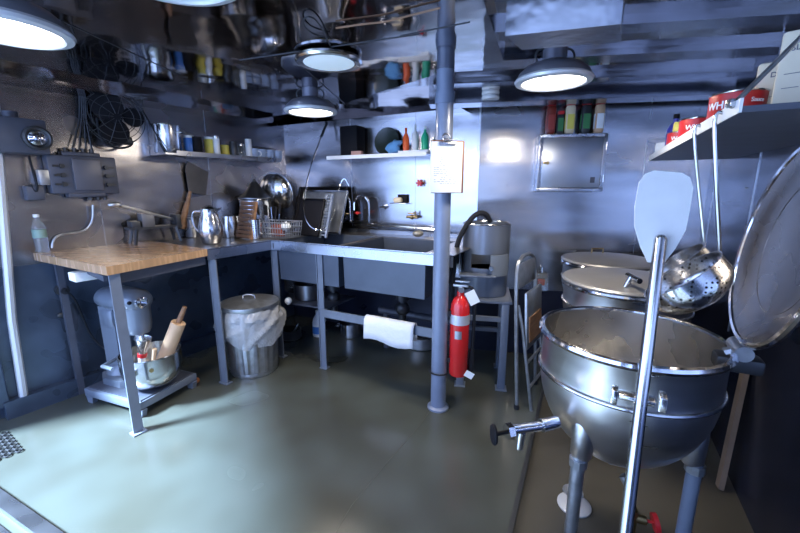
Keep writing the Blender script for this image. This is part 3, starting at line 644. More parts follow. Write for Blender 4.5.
# sheet pans leaning
for i, (px, py, w_, h_, m1, tl_, lb) in enumerate([(315, 233, .42, .30, mat('dark_pan', (.03, .03, .035), .7, .35), 20, 'large dark sheet pan leaning at the back of the pans'), (318, 236, .36, .275, galv, 20, 'pale aluminium sheet pan leaning in the middle of the pans'), (306, 239, .20, .225, black, 19, 'smaller black pan leaning at front of the sheet pans')]):
    q = tb(px, py - 3); u = thing('sheet_pan', lb, 'pan', q, sr - R(3), 'sheet pans leaning by the taps'); grow(u, 1.38)
    T_ = M.Rotation(R(-tl_), 4, 'X')
    obj('pan', B().box((0, 0, h_ / 2), (w_, .004, h_), T=T_), m1, u, flat=True)
    bb = B(); r_ = .006; bb.tube([T_ @ V(c_) for c_ in [(-w_ / 2, -.01, .006), (w_ / 2, -.01, .006), (w_ / 2, -.01, h_), (-w_ / 2, -.01, h_)]], r_, closed=True); obj('rim', bb, m1 if i != 1 else steel, u)
q = tb(323, 237); u = thing('cooling_rack', 'narrow pale slatted rack leaning on the sheet pans', 'rack', q, sr + R(4)); grow(u, 1.45); T_ = M.Rotation(R(-19), 4, 'X')
bb = B().box((-.02, 0, .12), (.012, .012, .25), T=T_).box((.02, 0, .12), (.012, .012, .25), T=T_)
for k in range(14): bb.box((0, -.004, .01 + k * .018), (.045, .006, .006), T=T_)
obj('slats', bb, galv, u)
# scrubber on sink edge
q = S_(.93, .66, ZT + .0); u = tag(obj('scrubber', B().ball((0, 0, .03), .03, (1.5, 1, .9), 10).tube([(-.04, 0, .03), (0, .03, .05), (.04, 0, .03), (0, -.03, .045), (-.04, 0, .03)], .005, smooth=2), mat('steel_wool', (.4, .38, .34), .8, .45, .006, 60), loc=q), 'steel wool scrubber on the rear sink deck left of pillar', 'scrubber')

# ================================================================= UNDER THE TABLE: mixer, dolly, bowl
pass;                                                # x points from the wall into the room
mo = V((-1.72, 2.33, 0)); mR = M.Rotation(mr, 4, 'Z')
def mw(x, y, z=0): return mo + mR @ V((x, y, z))
t = thing('mixer_dolly', 'low grey-blue metal dolly frame beneath the stand mixer', 'dolly', mo, mr)
bb = B()
for y in (-.19, .19): bb.box((0, y, .075), (.50, .03, .05), bev=.004)
for x in (-.235, .235): bb.box((x, 0, .075), (.03, .38, .05), bev=.004)
obj('frame', bb, greyp, t)
for x in (-.225, .225):
    for y in (-.18, .18): obj('foot', B().prism([(-.035, .05), (.035, .05), (.022, 0), (-.022, 0)], -.016, .016, M.Translation((x, y, 0)) @ M.Rotation(R(90), 4, 'X')), greyp, t)
obj('deck_plate', B().box((0, 0, .103), (.48, .37, .008)), boxp, t)
t = thing('stand_mixer', 'grey-blue commercial stand mixer under the wooden table', 'mixer', mw(-.02, 0, .1075), mr)
obj('base', B().prism([(-.24, -.08), (-.16, -.13), (.0, -.13), (.03, -.10), (.02, .10), (.0, .13), (-.16, .13), (-.24, .08)], 0, .045).lathe([(.10, .03), (.09, .06), (.05, .10), (0, .10)], (-.15, 0, 0), 24), mixp, t)
obj('column', B().prism([(-.22, -.055), (-.10, -.045), (-.10, .045), (-.22, .055)], .04, .50).box((-.16, 0, .42), (.13, .12, .14), bev=.03), mixp, t)
# head: rounded lathe along x
prof = [(0, -.245), (.06, -.24), (.095, -.20), (.11, -.12), (.112, .0), (.105, .09), (.085, .125), (.055, .14), (0, .142)]
T_ = M.Translation((0.0, 0, .555)) @ M.Rotation(R(90), 4, 'Y') @ M.Diagonal((.70, .86, 1, 1))
obj('head', B().lathe(prof, n=36, T=T_), mixp, t)
obj('gear_housing', B().lathe([(.0, .34), (.06, .34), (.07, .36), (.076, .39), (.078, .44), (.08, .52), (0, .52)], (.06, 0, 0), 32), mixp, t)
obj('attachment_hub', B().lathe([(.0, 0), (.036, 0), (.036, .03), (.022, .035), (.022, .01), (0, .01)], n=24, T=M.Translation((.132, -.02, .555)) @ M.Rotation(R(90), 4, 'Y')), chrome, t)
obj('planetary_shaft', B().cyl((.06, 0, .34), (.06, 0, .28), .032).cyl((.06, 0, .28), (.06, 0, .20), .012), steel, t)
obj('bowl_yoke', B().tube([(-.10, -.05, .16), (-.04, -.185, .17), (.06, -.19, .17)], .012).tube([(-.10, .05, .16), (-.04, .185, .17), (.06, .19, .17)], .012), mixp, t)
obj('speed_lever', B().tube([(.10, -.06, .56), (.16, -.10, .575)], .006).ball((.16, -.10, .575), .012, n=8), black, t)
bc = mw(.14, -.015, .1085); br = .172
t = thing('mixing_bowl', 'deep steel mixer bowl holding rolling pin under the table', 'bowl', bc)
pr_ = [(0, 0), (.07, 0)] + [(.07 + (br - .07) * sin(pi / 2 * i / 8), .01 + .14 * (1 - cos(pi / 2 * i / 8))) for i in range(1, 9)] + [(br, .225), (br + .006, .23), (br - .003, .232), (br - .004, .15)] + [((.07 + (br - .074 ) * sin(pi / 2 * i / 8)), .016 + .134 * (1 - cos(pi / 2 * i / 8))) for i in range(7, 0, -1)] + [(0, .014)]
obj('bowl', B().lathe(pr_, n=48), steel, t)
for s in (-1, 1): obj('ear', B().box((s * .008 + (br + .012) * s * .0, s * -(br + .006), .17), (.03, .025, .04), bev=.005), steel, t)
obj('ear_pin', B().cyl((.09, -.14, .17), (.095, -.15, .17), .012), brass, t)
a = bc + V((.01, .0, .03)); d_ = V((.42, .05, .9)).normalized()
t = thing('rolling_pin', 'pale wooden rolling pin leaning out of the mixer bowl', 'rolling pin', a); grow(t, 1.25)
obj('roller', B().cyl(d_ * .08, d_ * .34, .034, n=28), woodl, t); obj('handle', B().cyl(d_ * .34, d_ * .355, .012).cyl(d_ * .35, d_ * .43, .014, .010), woodd, t); obj('handle', B().cyl(d_ * .0, d_ * .08, .010, .013), woodd, t)
a = bc + V((-.05, -.055, .03)); d_ = V((.20, -.05, .95)).normalized()
t = thing('metal_scoop', 'flared white and red metal scoop standing in the mixer bowl', 'scoop', a); grow(t, 1.2)
obj('shaft', B().cyl(d_ * .0, d_ * .18, .012, .018), white, t); obj('flared_end', B().lathe([(.018, 0), (.022, .03), (.04, .09), (.037, .09), (.018, .03)], n=24, T=M.Translation(d_ * .18) @ d_.to_track_quat('Z', 'Y').to_matrix().to_4x4(), close=True), steel, t)
obj('red_band', B().cyl(d_ * .165, d_ * .185, .0215), redp, t)
a = bc + V((.03, -.085, .03)); d_ = V((.22, .0, .95)).normalized()
tag(obj('wooden_spoon', B().cyl(V((0, 0, 0)), d_ * .26, .008, .012), woodl, loc=a), 'short pale wooden stick between scoop and rolling pin', 'stick')
# orange-handled tool on the floor
q = at(188, 383); t = thing('hand_tool', 'small tool with worn orange wooden handle on the floor', 'tool', q + V((0, .03, 0)), R(-25))
obj('handle', B().cyl((-.06, 0, .022), (.06, 0, .018), .016, .020).ball((.07, 0, .02), .02, n=8), mat('orange_wood', (.6, .2, .07), 0, .5), t)
# small white box, outlet and cord under table
q = P1 + (V(foot(P1, .1, 'left')) - V((P1.x, P1.y, 0))) * .55; q = V((q.x, q.y, 0)) + lt * .03
t = thing('outlet_box', 'small white box fixed beneath the end of the wooden table', 'outlet box', (q.x, q.y, ZT - .155), lr)
obj('box', B().box((0, 0, .052), (.11, .10, .05), bev=.006), white, t)
q = lwp(62, 290, .025); t = thing('wall_socket', 'dark round wall socket on the wall under the table', 'socket', q, lr)
obj('body', B().cyl((0, .022, 0), (0, -.02, 0), .035, n=24), iron, t); obj('plug', B().cyl((0, -.02, 0), (0, -.06, 0), .02, n=16), rubber, t)
q = lwp(62, 315, .012); tag(obj('oval_fitting', B().ball((0, 0, 0), .022, (1.2, .5, .8), 10), iron, loc=q, rz=lr), 'small dark oval fitting on the wall below the socket', 'fitting')
pts = [lwp(64, 290, .09), lwp(74, 297, .06), lwp(82, 315, .03), lwp(90, 335, .03), lwp(104, 350, .05), mw(-.25, 0, .30)]
tag(obj('power_cable', B().tube([p_ - pts[0] for p_ in pts], .006, smooth=2), rubber, loc=pts[0]), 'black cord drooping from wall socket to the stand mixer', 'cable')

# ================================================================= DUSTBIN
q = V((-1.115, 2.70, 0))
t = thing('dustbin', 'ribbed galvanised dustbin with lid and plastic liner below counter', 'bin', q)
bb = B(); n = 96; hs = [0, .01, .02, .50, .52]; vs = []; fs = []
for j, z_ in enumerate([0, .012, .03, .04, .48, .50, .515]):
    for i in range(n):
        rad = .165 + .028 * z_ / .5 + (.009 if (i % 6) < 3 and j in (3, 4) else 0) + (.004 if j in (1, 6) else 0); a = 2 * pi * i / n; vs.append((rad * cos(a), rad * sin(a), z_))
for j in range(6):
    for i in range(n): fs.append((j * n + i, j * n + (i + 1) % n, (j + 1) * n + (i + 1) % n, (j + 1) * n + i))
fs.append(list(range(n))[::-1]); fs.append([6 * n + i for i in range(n)]); bb.add(vs, fs); obj('body', bb, galv, t)
bb = B(); vs = []; fs = []; rows = 12; random.seed(3)
for j in range(rows + 1):
    z_ = .52 - j * .022
    for i in range(n):
        a = 2 * pi * i / n; rad = .199 + .028 * sin(pi * j / rows) + .006 * sin(a * 7 + j) + .005 * sin(a * 13 + 1.7 * j) + (.02 * sin(a * 2 + 1) if j > 3 else 0)
        zz = z_ + (.03 * sin(a * 2 + .5) + .012 * sin(a * 5)) * (j / rows)
        vs.append((rad * cos(a), rad * sin(a), zz))
for j in range(rows):
    for i in range(n): fs.append((j * n + i, j * n + (i + 1) % n, (j + 1) * n + (i + 1) % n, (j + 1) * n + i))
bb.add(vs, fs); obj('plastic_liner', bb, bagm, t)
ld = obj('lid', B().lathe([(.205, .508), (.209, .515), (.207, .538), (.19, .543), (.12, .552), (.05, .562), (0, .563)], n=48), galv, t)
obj('handle', B().tube([(-.045, .0, .556), (-.04, 0, .59), (.04, 0, .59), (.045, 0, .556)], .006, smooth=1), galv, ld)

# ================================================================= UNDER THE SINK
def potm(name, label, p, r, h, m=steel, handle=True):
    t = thing(name, label, 'pot', p, group=None)
    obj('body', B().lathe([(0, 0), (r * .93, 0), (r, .01), (r, h), (r + .004, h + .003), (r - .003, h), (r - .004, .012), (0, .01)], n=36), m, t)
    if handle:
        for s in (-1, 1): obj('handle', B().tube([(s * r, -.03, h * .75), (s * (r + .03), -.025, h * .76), (s * (r + .03), .025, h * .76), (s * r, .03, h * .75)], .005, smooth=1), m, t)
    return t
q = at(350, 338); potm('cooking_pot', 'shiny steel pot on floor just right of the sink leg', q + V((0, .08, 0)), .11, .13)
q = at(426, 352); potm('cooking_pot', 'wide dull steel pot on floor behind the white towel', q + V((-.03, .16, 0)), .15, .10, galv)
q = S_(.10, .28, .4525); potm('cooking_pot', 'dark steel pot on the low shelf behind the bin', q, .12, .13, mat('dark_pot', (.2, .21, .24), 1, .3))
q = S_(-.17, .42, .4525); potm('cooking_pot', 'second pot on low shelf deepest in the corner', q, .10, .15, iron)
q = at(288, 343); t = thing('saucepan', 'black tilted saucepan with chrome handle on the floor', 'saucepan', q + V((0, .12, 0)), R(20))
obj('pan', B().lathe([(0, 0), (.08, 0), (.09, .01), (.09, .09), (.086, .09), (.085, .012), (0, .01)], n=28), iron, t); obj('handle', B().tube([(.0, -.085, .08), (.02, -.14, .12), (.06, -.16, .19)], .009), chrome, t)
q = at(318, 337); t = thing('bleach_bottle', 'white plastic jug with blue label on floor under sink', 'bottle', q + V((0, .03, 0)), R(-10))
obj('body', B().lathe([(0, 0), (.05, 0), (.055, .01), (.055, .13), (.045, .17), (.02, .21), (.018, .23), (0, .23)], n=28, T=M.Diagonal((1, .75, 1, 1))), white, t)
obj('label', B().lathe([(.0558, .03), (.0558, .10)], n=28, T=M.Diagonal((1, .76, 1, 1))), blue, t); obj('cap', B().cyl((0, 0, .228), (0, 0, .25), .02), white, t)
obj('handle', B().tube([(.02, 0, .205), (.06, 0, .20), (.07, 0, .15), (.052, 0, .12)], .009, smooth=1), white, t)
q = S_(.08, .06, .4525); tag(obj('bottle_cap', B().ball((0, 0, .03), .028).cyl((0, 0, .0), (0, 0, .02), .014), white, loc=q), 'small white ball-shaped cap on the low shelf edge', 'cap')
pts = [S_(.6, .6, .33), S_(1.25, .6, .33)]
tag(obj('drain_line', B().tube([(0, 0, 0), pts[1] - pts[0]], .03, n=14).cyl((pts[1] - pts[0]) * .1, (pts[1] - pts[0]) * .1 - V((0, 0, .33)), .025), boxp, loc=pts[0]), 'dark horizontal waste pipe low behind the towel rail', 'pipe')

# ================================================================= PEELER ON STAND, STEP CHAIR
pk = V((.595, 2.60, 0)); kr = R(-12)
t = thing('machine_stand', 'blue-grey painted steel stand carrying the round peeling machine', 'stand', pk, kr)
zt_ = .63
for (x, y) in ((-.14, -.17), (.14, -.17), (-.14, .17), (.14, .17)): obj('leg', B().box((x, y, zt_ / 2), (.05, .05, zt_), bev=.004).box((x, y, .004), (.075, .075, .008)), greyp, t)
obj('top_plate', B().box((0, 0, zt_ - .006), (.36, .40, .02), bev=.003), greyp, t); obj('brace', B().box((0, -.17, .50), (.26, .03, .03)), greyp, t); obj('brace', B().box((0, .17, .3), (.26, .03, .03)), greyp, t)
t = thing('potato_peeler', 'round grey-blue potato peeling machine with open door flap', 'peeling machine', pk + V((0, 0, zt_ + .005)), kr)
obj('motor_base', B().lathe([(0, 0), (.145, 0), (.152, .01), (.152, .15), (.13, .165), (0, .165)], n=40), greyp, t)
bb = B(); vs = []; fs = []; n = 48                               # drum with a doorway
zs = [.165, .20, .295, .315, .49]; 
def drum(r):
    o = len(vs)
    for z_ in zs:
        for i in range(n): a = 2 * pi * i / n; vs.append((r * cos(a), r * sin(a), z_))
    return o
oa = drum(.158); ob = drum(.150); door = lambda i: 31 <= i < 38
for j in range(4):
    for i in range(n):
        if j == 1 and door(i): continue
        for o in (oa, ob): fs.append((o + j * n + i, o + j * n + (i + 1) % n, o + (j + 1) * n + (i + 1) % n, o + (j + 1) * n + i))
for i in range(n): fs.append((oa + 4 * n + i, oa + 4 * n + (i + 1) % n, ob + 4 * n + (i + 1) % n, ob + 4 * n + i))
for i in range(31, 38): fs.append((oa + n + i, oa + n + i + 1, ob + n + i + 1, ob + n + i)); fs.append((oa + 2 * n + i, oa + 2 * n + i + 1, ob + 2 * n + i + 1, ob + 2 * n + i))
for i in (31, 38): fs.append((oa + n + i, ob + n + i, ob + 2 * n + i, oa + 2 * n + i))
bb.add(vs, fs); dr = obj('drum', bb, mat('drum_grey', (.17, .20, .26), .5, .35, 0, 1, .15, 8), t)
obj('drum_rim', B().ring((0, 0, .49), .157, .006, k=8), steel, t); obj('drum_floor', B().lathe([(0, .175), (.148, .175)], n=32), brass, t)
bb = B(); bb.prism([(.156 * cos(a), .156 * sin(a)) for a in [R(280 + 6 * i) for i in range(9)]] + [(.170 * cos(a), .170 * sin(a)) for a in [R(328 - 6 * i) for i in range(9)]], .16, .30); df = obj('door_flap', bb, mat('flap_grey', (.24, .28, .34), .4, .35), t, flat=True)
df.location = (.0, -.035, 0)
bb = B(); bb.prism([(-.175, -.13), (-.17, -.13), (-.17, -.02), (-.175, -.02)], .16, .30); obj('side_guard', bb, greyp, t, flat=True); obj('chute', B().box((-.05, -.19, .165), (.24, .09, .012), bev=.003), greyp, t)
obj('latch_knob', B().cyl((.035, -.20, .22), (.035, -.235, .22), .014), steel, t)
bb = B().tube([(.02, -.02, .50), (-.01, -.05, .56), (-.08, -.08, .56), (-.15, -.10, .46), (-.20, -.08, .34), (-.22, -.06, .10), (-.22, -.04, -.1)], .017, n=12, smooth=2); obj('water_hose', bb, rubber, t)
# folded chair
q = V((.845, 2.31, 0)); t = thing('folding_chair', 'folded metal chair leaning between the peeler stand and kettles', 'chair', q, R(54))
def fp(x, z, o=0): return (x, z * .07 + o, z)
obj('back_frame', B().tube([fp(-.19, 0), fp(-.19, .6), fp(-.18, .85), fp(-.12, .95), fp(.12, .95), fp(.18, .85), fp(.19, .6), fp(.19, 0)], .012, smooth=1), galv, t)
obj('leg_frame', B().tube([fp(-.155, 0, -.08), fp(-.155, .5, -.03), fp(-.155, .66, .0)], .011).tube([fp(.155, 0, -.08), fp(.155, .5, -.03), fp(.155, .66, .0)], .011).tube([fp(-.155, .15, -.068), fp(.155, .15, -.068)], .009).tube([fp(-.155, .30, -.05), fp(.155, .30, -.05)], .009), galv, t)
T_ = M.Rotation(R(-4), 4, 'X')
obj('seat', B().box((0, -.045, .56), (.30, .02, .36), T=T_, bev=.008), galv, t); obj('backrest', B().box((0, -.005, .84), (.33, .012, .15), T=T_, bev=.005), galv, t)
obj('seat_underside', B().box((0, -.058, .50), (.24, .006, .16), T=T_), woodd, t)
for x in (-.19, .19): obj('rubber_foot', B().cyl((x, 0, 0), (x, .002, .03), .016), rubber, t)
# bag of red item on wall
q = onw('back', 541, 282, .03); t = thing('hanging_bag', 'clear bag with red pack hooked on the back wall', 'bag', q, wrot('back'))
obj('bag', B().box((0, 0, 0), (.11, .03, .15), bev=.014), glass, t); obj('red_pack', B().box((0, -.002, .0), (.055, .02, .05), bev=.006), redp, t); obj('hook', B().tube([(0, .02, .11), (0, -.01, .12), (0, -.015, .08)], .004), steel, t)

# ================================================================= WALL CABINET AND JARS
q = onw('back', 566.5, 164, 0); cw, ch, cd = .455, .40, .13; brz = wrot('back')
t = thing('wall_cabinet', 'square steel wall cabinet with brass latch on back wall', 'cabinet', (q.x, q.y, q.z), brz)
obj('body', B().box((0, -cd / 2, 0), (cw, cd, ch), bev=.004), steelb, t)
bb = B()
for (x, z_, w_, h_) in ((0, ch / 2 - .012, cw, .024), (0, -ch / 2 + .012, cw, .024), (-cw / 2 + .012, 0, .024, ch), (cw / 2 - .012, 0, .024, ch)): bb.box((x, -cd - .004, z_), (w_, .01, h_), bev=.002)
obj('face_frame', bb, steelb, t)
dd_ = obj('door', B().box((0, -cd - .008, 0), (cw - .055, .012, ch - .055), bev=.003), mat('cabinet_door', (.40, .44, .52), .9, .33, 0, 1, .1, 6), t)
obj('latch', B().box((-.175, -cd - .018, 0), (.04, .012, .016), bev=.003).cyl((-.165, -cd - .012, 0), (-.165, -cd - .03, 0), .012), brass, dd_)
for z_ in (.11, -.11): obj('hinge', B().cyl((cw / 2 - .004, -cd - .012, z_ - .025), (cw / 2 - .004, -cd - .012, z_ + .025), .007), steel, t)
obj('name_plate', B().box((.15, -cd - .0155, -.12), (.03, .002, .04)), boxp, dd_)
topc = q.z + ch / 2 + .0005
jl = [(-.15, redp, redp, 'tall red-brown spice jar at left on wall cabinet'), (-.02, yell, redp, 'spice jar with yellow label and red lid on wall cabinet'), (.085, herb, redp, 'spice jar with green-patterned label on wall cabinet'), (.175, paper, redp, 'spice jar with pale label at right on wall cabinet')]
for i, (x, ml, mc, lb) in enumerate(jl):
    p = V((q.x, q.y, 0)) + M.Rotation(brz, 3, 'Z') @ V((x, -.075, 0)); p.z = topc
    t = thing('spice_jar', lb, 'jar', p, brz, 'spice jars on the wall cabinet')
    obj('jar', B().box((0, 0, .10), (.064, .06, .20), bev=.020), mat('paprika', (.22, .03, .02), 0, .3) if i == 0 else [None, soap, iron, woodl][i], t)
    obj('label', B().box((.0, -.0305, .085), (.044, .003, .10)).box((0, 0, .085), (.0655, .028, .10)), ml if i else mat('rust_label', (.35, .05, .04), 0, .5), t)
    obj('lid', B().box((0, 0, .212), (.064, .06, .034), bev=.014), mc, t)
p = V((q.x, q.y, 0)) + M.Rotation(brz, 3, 'Z') @ V((-.082, -.06, 0)); p.z = topc
t = thing('spice_jar', 'narrow green-labelled jar between the red and yellow jars', 'jar', p, brz, 'spice jars on the wall cabinet')
obj('jar', B().box((0, 0, .07), (.045, .045, .14), bev=.008), iron, t); obj('label', B().box((0, -.0235, .07), (.036, .002, .09)), herb, t); obj('lid', B().box((0, 0, .152), (.045, .045, .026), bev=.006), redp, t)

# ================================================================= KETTLES
ZK = .86
def kettle_body(t, r, depth=.31, cylh=.11, inside=True):
    prof = [(r + .014, ZK - .006), (r + .014, ZK + .002), (r + .004, ZK + .006), (r - .004, ZK), (r - .005, ZK - cylh)]
    inn = [((r - .005) * cos(pi / 2 * i / 12), ZK - cylh - (depth - .015) * sin(pi / 2 * i / 12)) for i in range(1, 13)]
    out = [((r) * cos(pi / 2 * i / 12), ZK - cylh - depth * sin(pi / 2 * i / 12)) for i in range(0, 13)]
    o1_ = obj('bowl', B().lathe([(r + .004, ZK - .012)] + [(r, ZK - .02)] + out, n=72, cap=False), kett, t)
    obj('inner_bowl', B().lathe([(r - .004, ZK)] + prof[4:] + inn, n=72, cap=False), kin, t)
    obj('rim', B().lathe([(r - .005, ZK - .004), (r - .004, ZK + .003), (r + .003, ZK + .008), (r + .012, ZK + .004), (r + .016, ZK - .006), (r + .012, ZK - .016), (r + .002, ZK - .014)], n=72, close=True), chrome, t)
    obj('jacket_band', B().ring((0, 0, ZK - cylh), r + .003, .007, n=72), steel, t)
    return o1_
k1 = V((.805, 1.265, 0)); rk = .280
t = thing('steam_kettle', 'large open steam kettle in the right foreground', 'kettle', k1)
kb = kettle_body(t, rk, .335, .145)
FZ = -.02
def leg(a, name='leg'):
    x, y = .235 * cos(a), .235 * sin(a); zt_ = ZK - .145 - .335 * math.sqrt(max(0, 1 - (.235 / .28) ** 2))
    lo = obj('leg', B().cyl((x * 1.02, y * 1.02, FZ), (x * 1.02, y * 1.02, zt_ + .0), .022, n=20), greyp if a > R(270) else galv, t)
    obj('leg_fairing', B().lathe([(.026, zt_ - .075), (.034, zt_ - .06), (.036, zt_ + .02), (.034, zt_ + .07), (.02, zt_ + .10), (0, zt_ + .105)], (x * .97, y * .97, 0), 20), kett, lo)
    obj('coupling', B().cyl((x * 1.02, y * 1.02, zt_ - .10), (x * 1.02, y * 1.02, zt_ - .07), .029, n=10), galv, lo)
    obj('foot_flange', B().cyl((x * 1.02, y * 1.02, FZ), (x * 1.02, y * 1.02, FZ + .012), .045), galv, lo)
for a in (R(214), R(318), R(92)): leg(a)
vz = .575
vv = obj('drain_valve', B().cyl((-.27, -.10, vz), (-.33, -.12, vz), .022).cyl((-.33, -.12, vz), (-.44, -.15, vz + .005), .016).cyl((-.40, -.138, vz - .01), (-.405, -.14, vz - .07), .014, .012).cyl((-.435, -.148, vz), (-.455, -.153, vz), .027, n=6), chrome, t)
obj('valve_wheel', B().cyl((-.455, -.153, vz), (-.50, -.166, vz), .007).lathe([(.0, -.006), (.03, -.006), (.034, 0), (.03, .006), (0, .006)], n=20, T=M.Translation((-.50, -.166, vz)) @ M.Rotation(R(-90), 4, 'Y')), black, vv)
obj('bottom_outlet', B().cyl((0, 0, .44), (0, 0, .40), .05, .03).cyl((0, 0, .40), (0, 0, .34), .02), galv, t)
# paddle bracket on the kettle's near side
pd_t = V((.690, 1.0, 1.225)); pd_c = V((.632, .905, .86)); pdir = (pd_t - pd_c).normalized()
br_ = pd_c - pdir * .045 - k1
obj('paddle_bracket', B().box(br_ + V((.0, .02, -.0)), (.085, .04, .014), R(-30), bev=.004).box(br_ + V((-.05, .035, -.0)), (.016, .04, .04), R(-30), bev=.003).box(br_ + V((.055, .0, -.0)), (.018, .05, .04), R(-30), bev=.003), steel, t)
# lid of the front kettle: raised on its hinge
hax = V((.476, .879, 0)).normalized(); nrm = V((-.871, .472, .144)).normalized(); lean = nrm.cross(hax).normalized()
if lean.z < 0: lean = -lean
hax = lean.cross(nrm)
LR = .30; lc = V((1.100, 1.085, 1.195)) - k1; hg = lc - lean * (LR + .03)
TL = M.Translation(lc) @ M(((hax.x, lean.x, nrm.x, 0), (hax.y, lean.y, nrm.y, 0), (hax.z, lean.z, nrm.z, 0), (0, 0, 0, 1)))
ld = obj('lid', B().lathe([(0, -.055), (LR * .5, -.045), (LR * .85, -.018), (LR * .97, 0), (LR, .008), (LR * .94, .006), (LR * .84, -.010), (LR * .5, -.035), (0, -.045)], n=72, T=TL), lidm, t)
obj('lid_rim', B().ring((0, 0, .004), LR, .011, n=72, T=TL), chrome, ld); obj('lid_ring', B().ring((0, 0, -.024), LR * .66, .002, n=60, T=TL), lidm, ld)
obj('hinge_arm', B().tube([hg + V((-.03, .016, -.02)), hg, hg + lean * .06 - nrm * .03, hg + lean * .20 - nrm * .075], .017, smooth=1).cyl(hg - hax * .05, hg + hax * .05, .024), galv, t)
obj('hinge_bracket', B().box(hg + V((-.0, .0, -.045)), (.12, .07, .05), R(-28), bev=.012), iron, t)
# closed kettles
for (cx, cy, r, lb, nm) in ((1.205, 1.97, .30, 'covered steam kettle in the middle, handle on its lid', 'mid'), (1.43, 2.56, .285, 'rearmost covered steam kettle below the wall cabinet', 'rear')):
    t = thing('steam_kettle', lb, 'kettle', (cx, cy, 0)); kettle_body(t, r)
    ld = obj('lid', B().lathe([(r + .012, ZK + .0085), (r + .016, ZK + .014), (r + .008, ZK + .024), (r * .8, ZK + .034), (r * .4, ZK + .044), (0, ZK + .047), (0, ZK + .042), (r * .4, ZK + .038), (r * .8, ZK + .027), (r, ZK + .012)], n=72), mat('kettle_cover_steel', (.50, .49, .48), .75, .40, 0, 1, .2, 6, .06), t)
    if nm == 'mid': obj('lid_handle', B().cyl((-.12, -.20, ZK + .035), (-.105, -.21, ZK + .085), .012).cyl((-.10, -.27, ZK + .078), (-.10, -.17, ZK + .085), .013), chrome, ld)
    else: obj('lid_handle', B().tube([(-.06, .12, ZK + .04), (-.06, .12, ZK + .075), (.02, .12, ZK + .075), (.02, .12, ZK + .04)], .006), brass, ld)
    for a in (R(215), R(325), R(90)):
        x, y = r * .72 * cos(a), r * .72 * sin(a); obj('leg', B().cyl((x, y, FZ), (x, y, .56), .022), galv, t)
# rear pipe on the wall behind kettles
q0 = onw('back', 573, 256, .04); q1 = onw('back', 655, 256, .04)
tag(obj('steam_pipe', B().tube([V((0, 0, 0)), q1 - q0], .022, n=12), iron, loc=q0), 'dark horizontal steam pipe on the wall behind rear kettle', 'pipe')
# paddle
t = thing('stirring_paddle', 'long steel-handled paddle with a white blade standing in bracket', 'paddle', (0, 0, 0)); pf = pd_c - pdir * (.86 / pdir.z) ; pf = V((pf.x, pf.y, -.0)); t.location = pf
PT = pd_t - pf; Pend = V((0, 0, .005))
obj('handle', B().tube([Pend, PT], .0155, n=16).ball(PT, .0155, n=8), steel, t)
ax = pdir; side = V((1, -.30, 0)).normalized(); side = (side - ax * side.dot(ax)).normalized(); nr = side.cross(ax).normalized()
TP = M.Translation(PT) @ M(((side.x, ax.x, nr.x, 0), (side.y, ax.y, nr.y, 0), (side.z, ax.z, nr.z, 0), (0, 0, 0, 1)))
prof2 = [(-.018, -.06), (.018, -.06), (.040, -.02), (.060, .035), (.064, .09), (.066, .150), (.056, .178), (.036, .190), (-.03, .192), (-.050, .182), (-.062, .158), (-.065, .09), (-.060, .035), (-.040, -.02)]
TP2 = TP @ M.Translation((0, 0, .018 if nr.y > 0 else -.018))
obj('blade', B().prism(prof2, -.003, .003, TP2), padm, t, flat=True)

# ladles hanging from the right shelf
ZR = 1.53
sf0 = at(649, 161, ZR); sf1 = at(740, 112.5, ZR)
def ladle(name, label, px, cat, bx, by_, m, r):
    d = ray(px, 112); dxy = (sf1 - sf0).xy; # on the front edge line
    k = (sf0.x * dxy.y - sf0.y * dxy.x) / (d.x * dxy.y - d.y * dxy.x); top = V((d.x * k, d.y * k, ZR + .01))
    o = (V((-dxy.y, dxy.x)).normalized()); o = o if o.x < 0 else -o
    top = top + V((o.x, o.y, 0)) * .016
    bot = atY(bx, by_, top.y + .01)
    t = thing(name, label, cat, top)
    b_ = bot - top
    obj('handle', B().tube([(-o.x * .02, -o.y * .02, .012), (0, 0, .016), (0, 0, -.02), b_ * .4 + V((-.004, 0, 0)), b_ * .85, b_], .0052, smooth=1), steel, t)
    dn = V((-.58, .32, .74)).normalized()                     # opening direction of the bowl
    sd = V((.86, .1, .46)).normalized(); T_ = M.Translation(b_ + V((-.7 * r, -.0, -.62 * r))) @ dn.to_track_quat('Z', 'Y').to_matrix().to_4x4()
    k_ = 10; pr2 = [(r * sin(pi / 2 * i / k_), -r * .62 * cos(pi / 2 * i / k_)) for i in range(k_ + 1)] + [(r, .035), (r + .003, .037), (r - .003, .037), (r - .003, 0)] + [((r - .003) * sin(pi / 2 * i / k_), -(r * .62 - .003) * cos(pi / 2 * i / k_)) for i in range(k_ - 1, -1, -1)]
    obj('bowl', B().lathe(pr2, n=48, T=T_), m, t)
ladle('ladle', 'long-handled steel ladle, left of the two hung from right shelf', 704, 'ladle', 705, 252, steel, .092)
ladle('strainer', 'perforated steel strainer, right of the two hung from right shelf', 724, 'strainer', 720, 262, perf, .110)

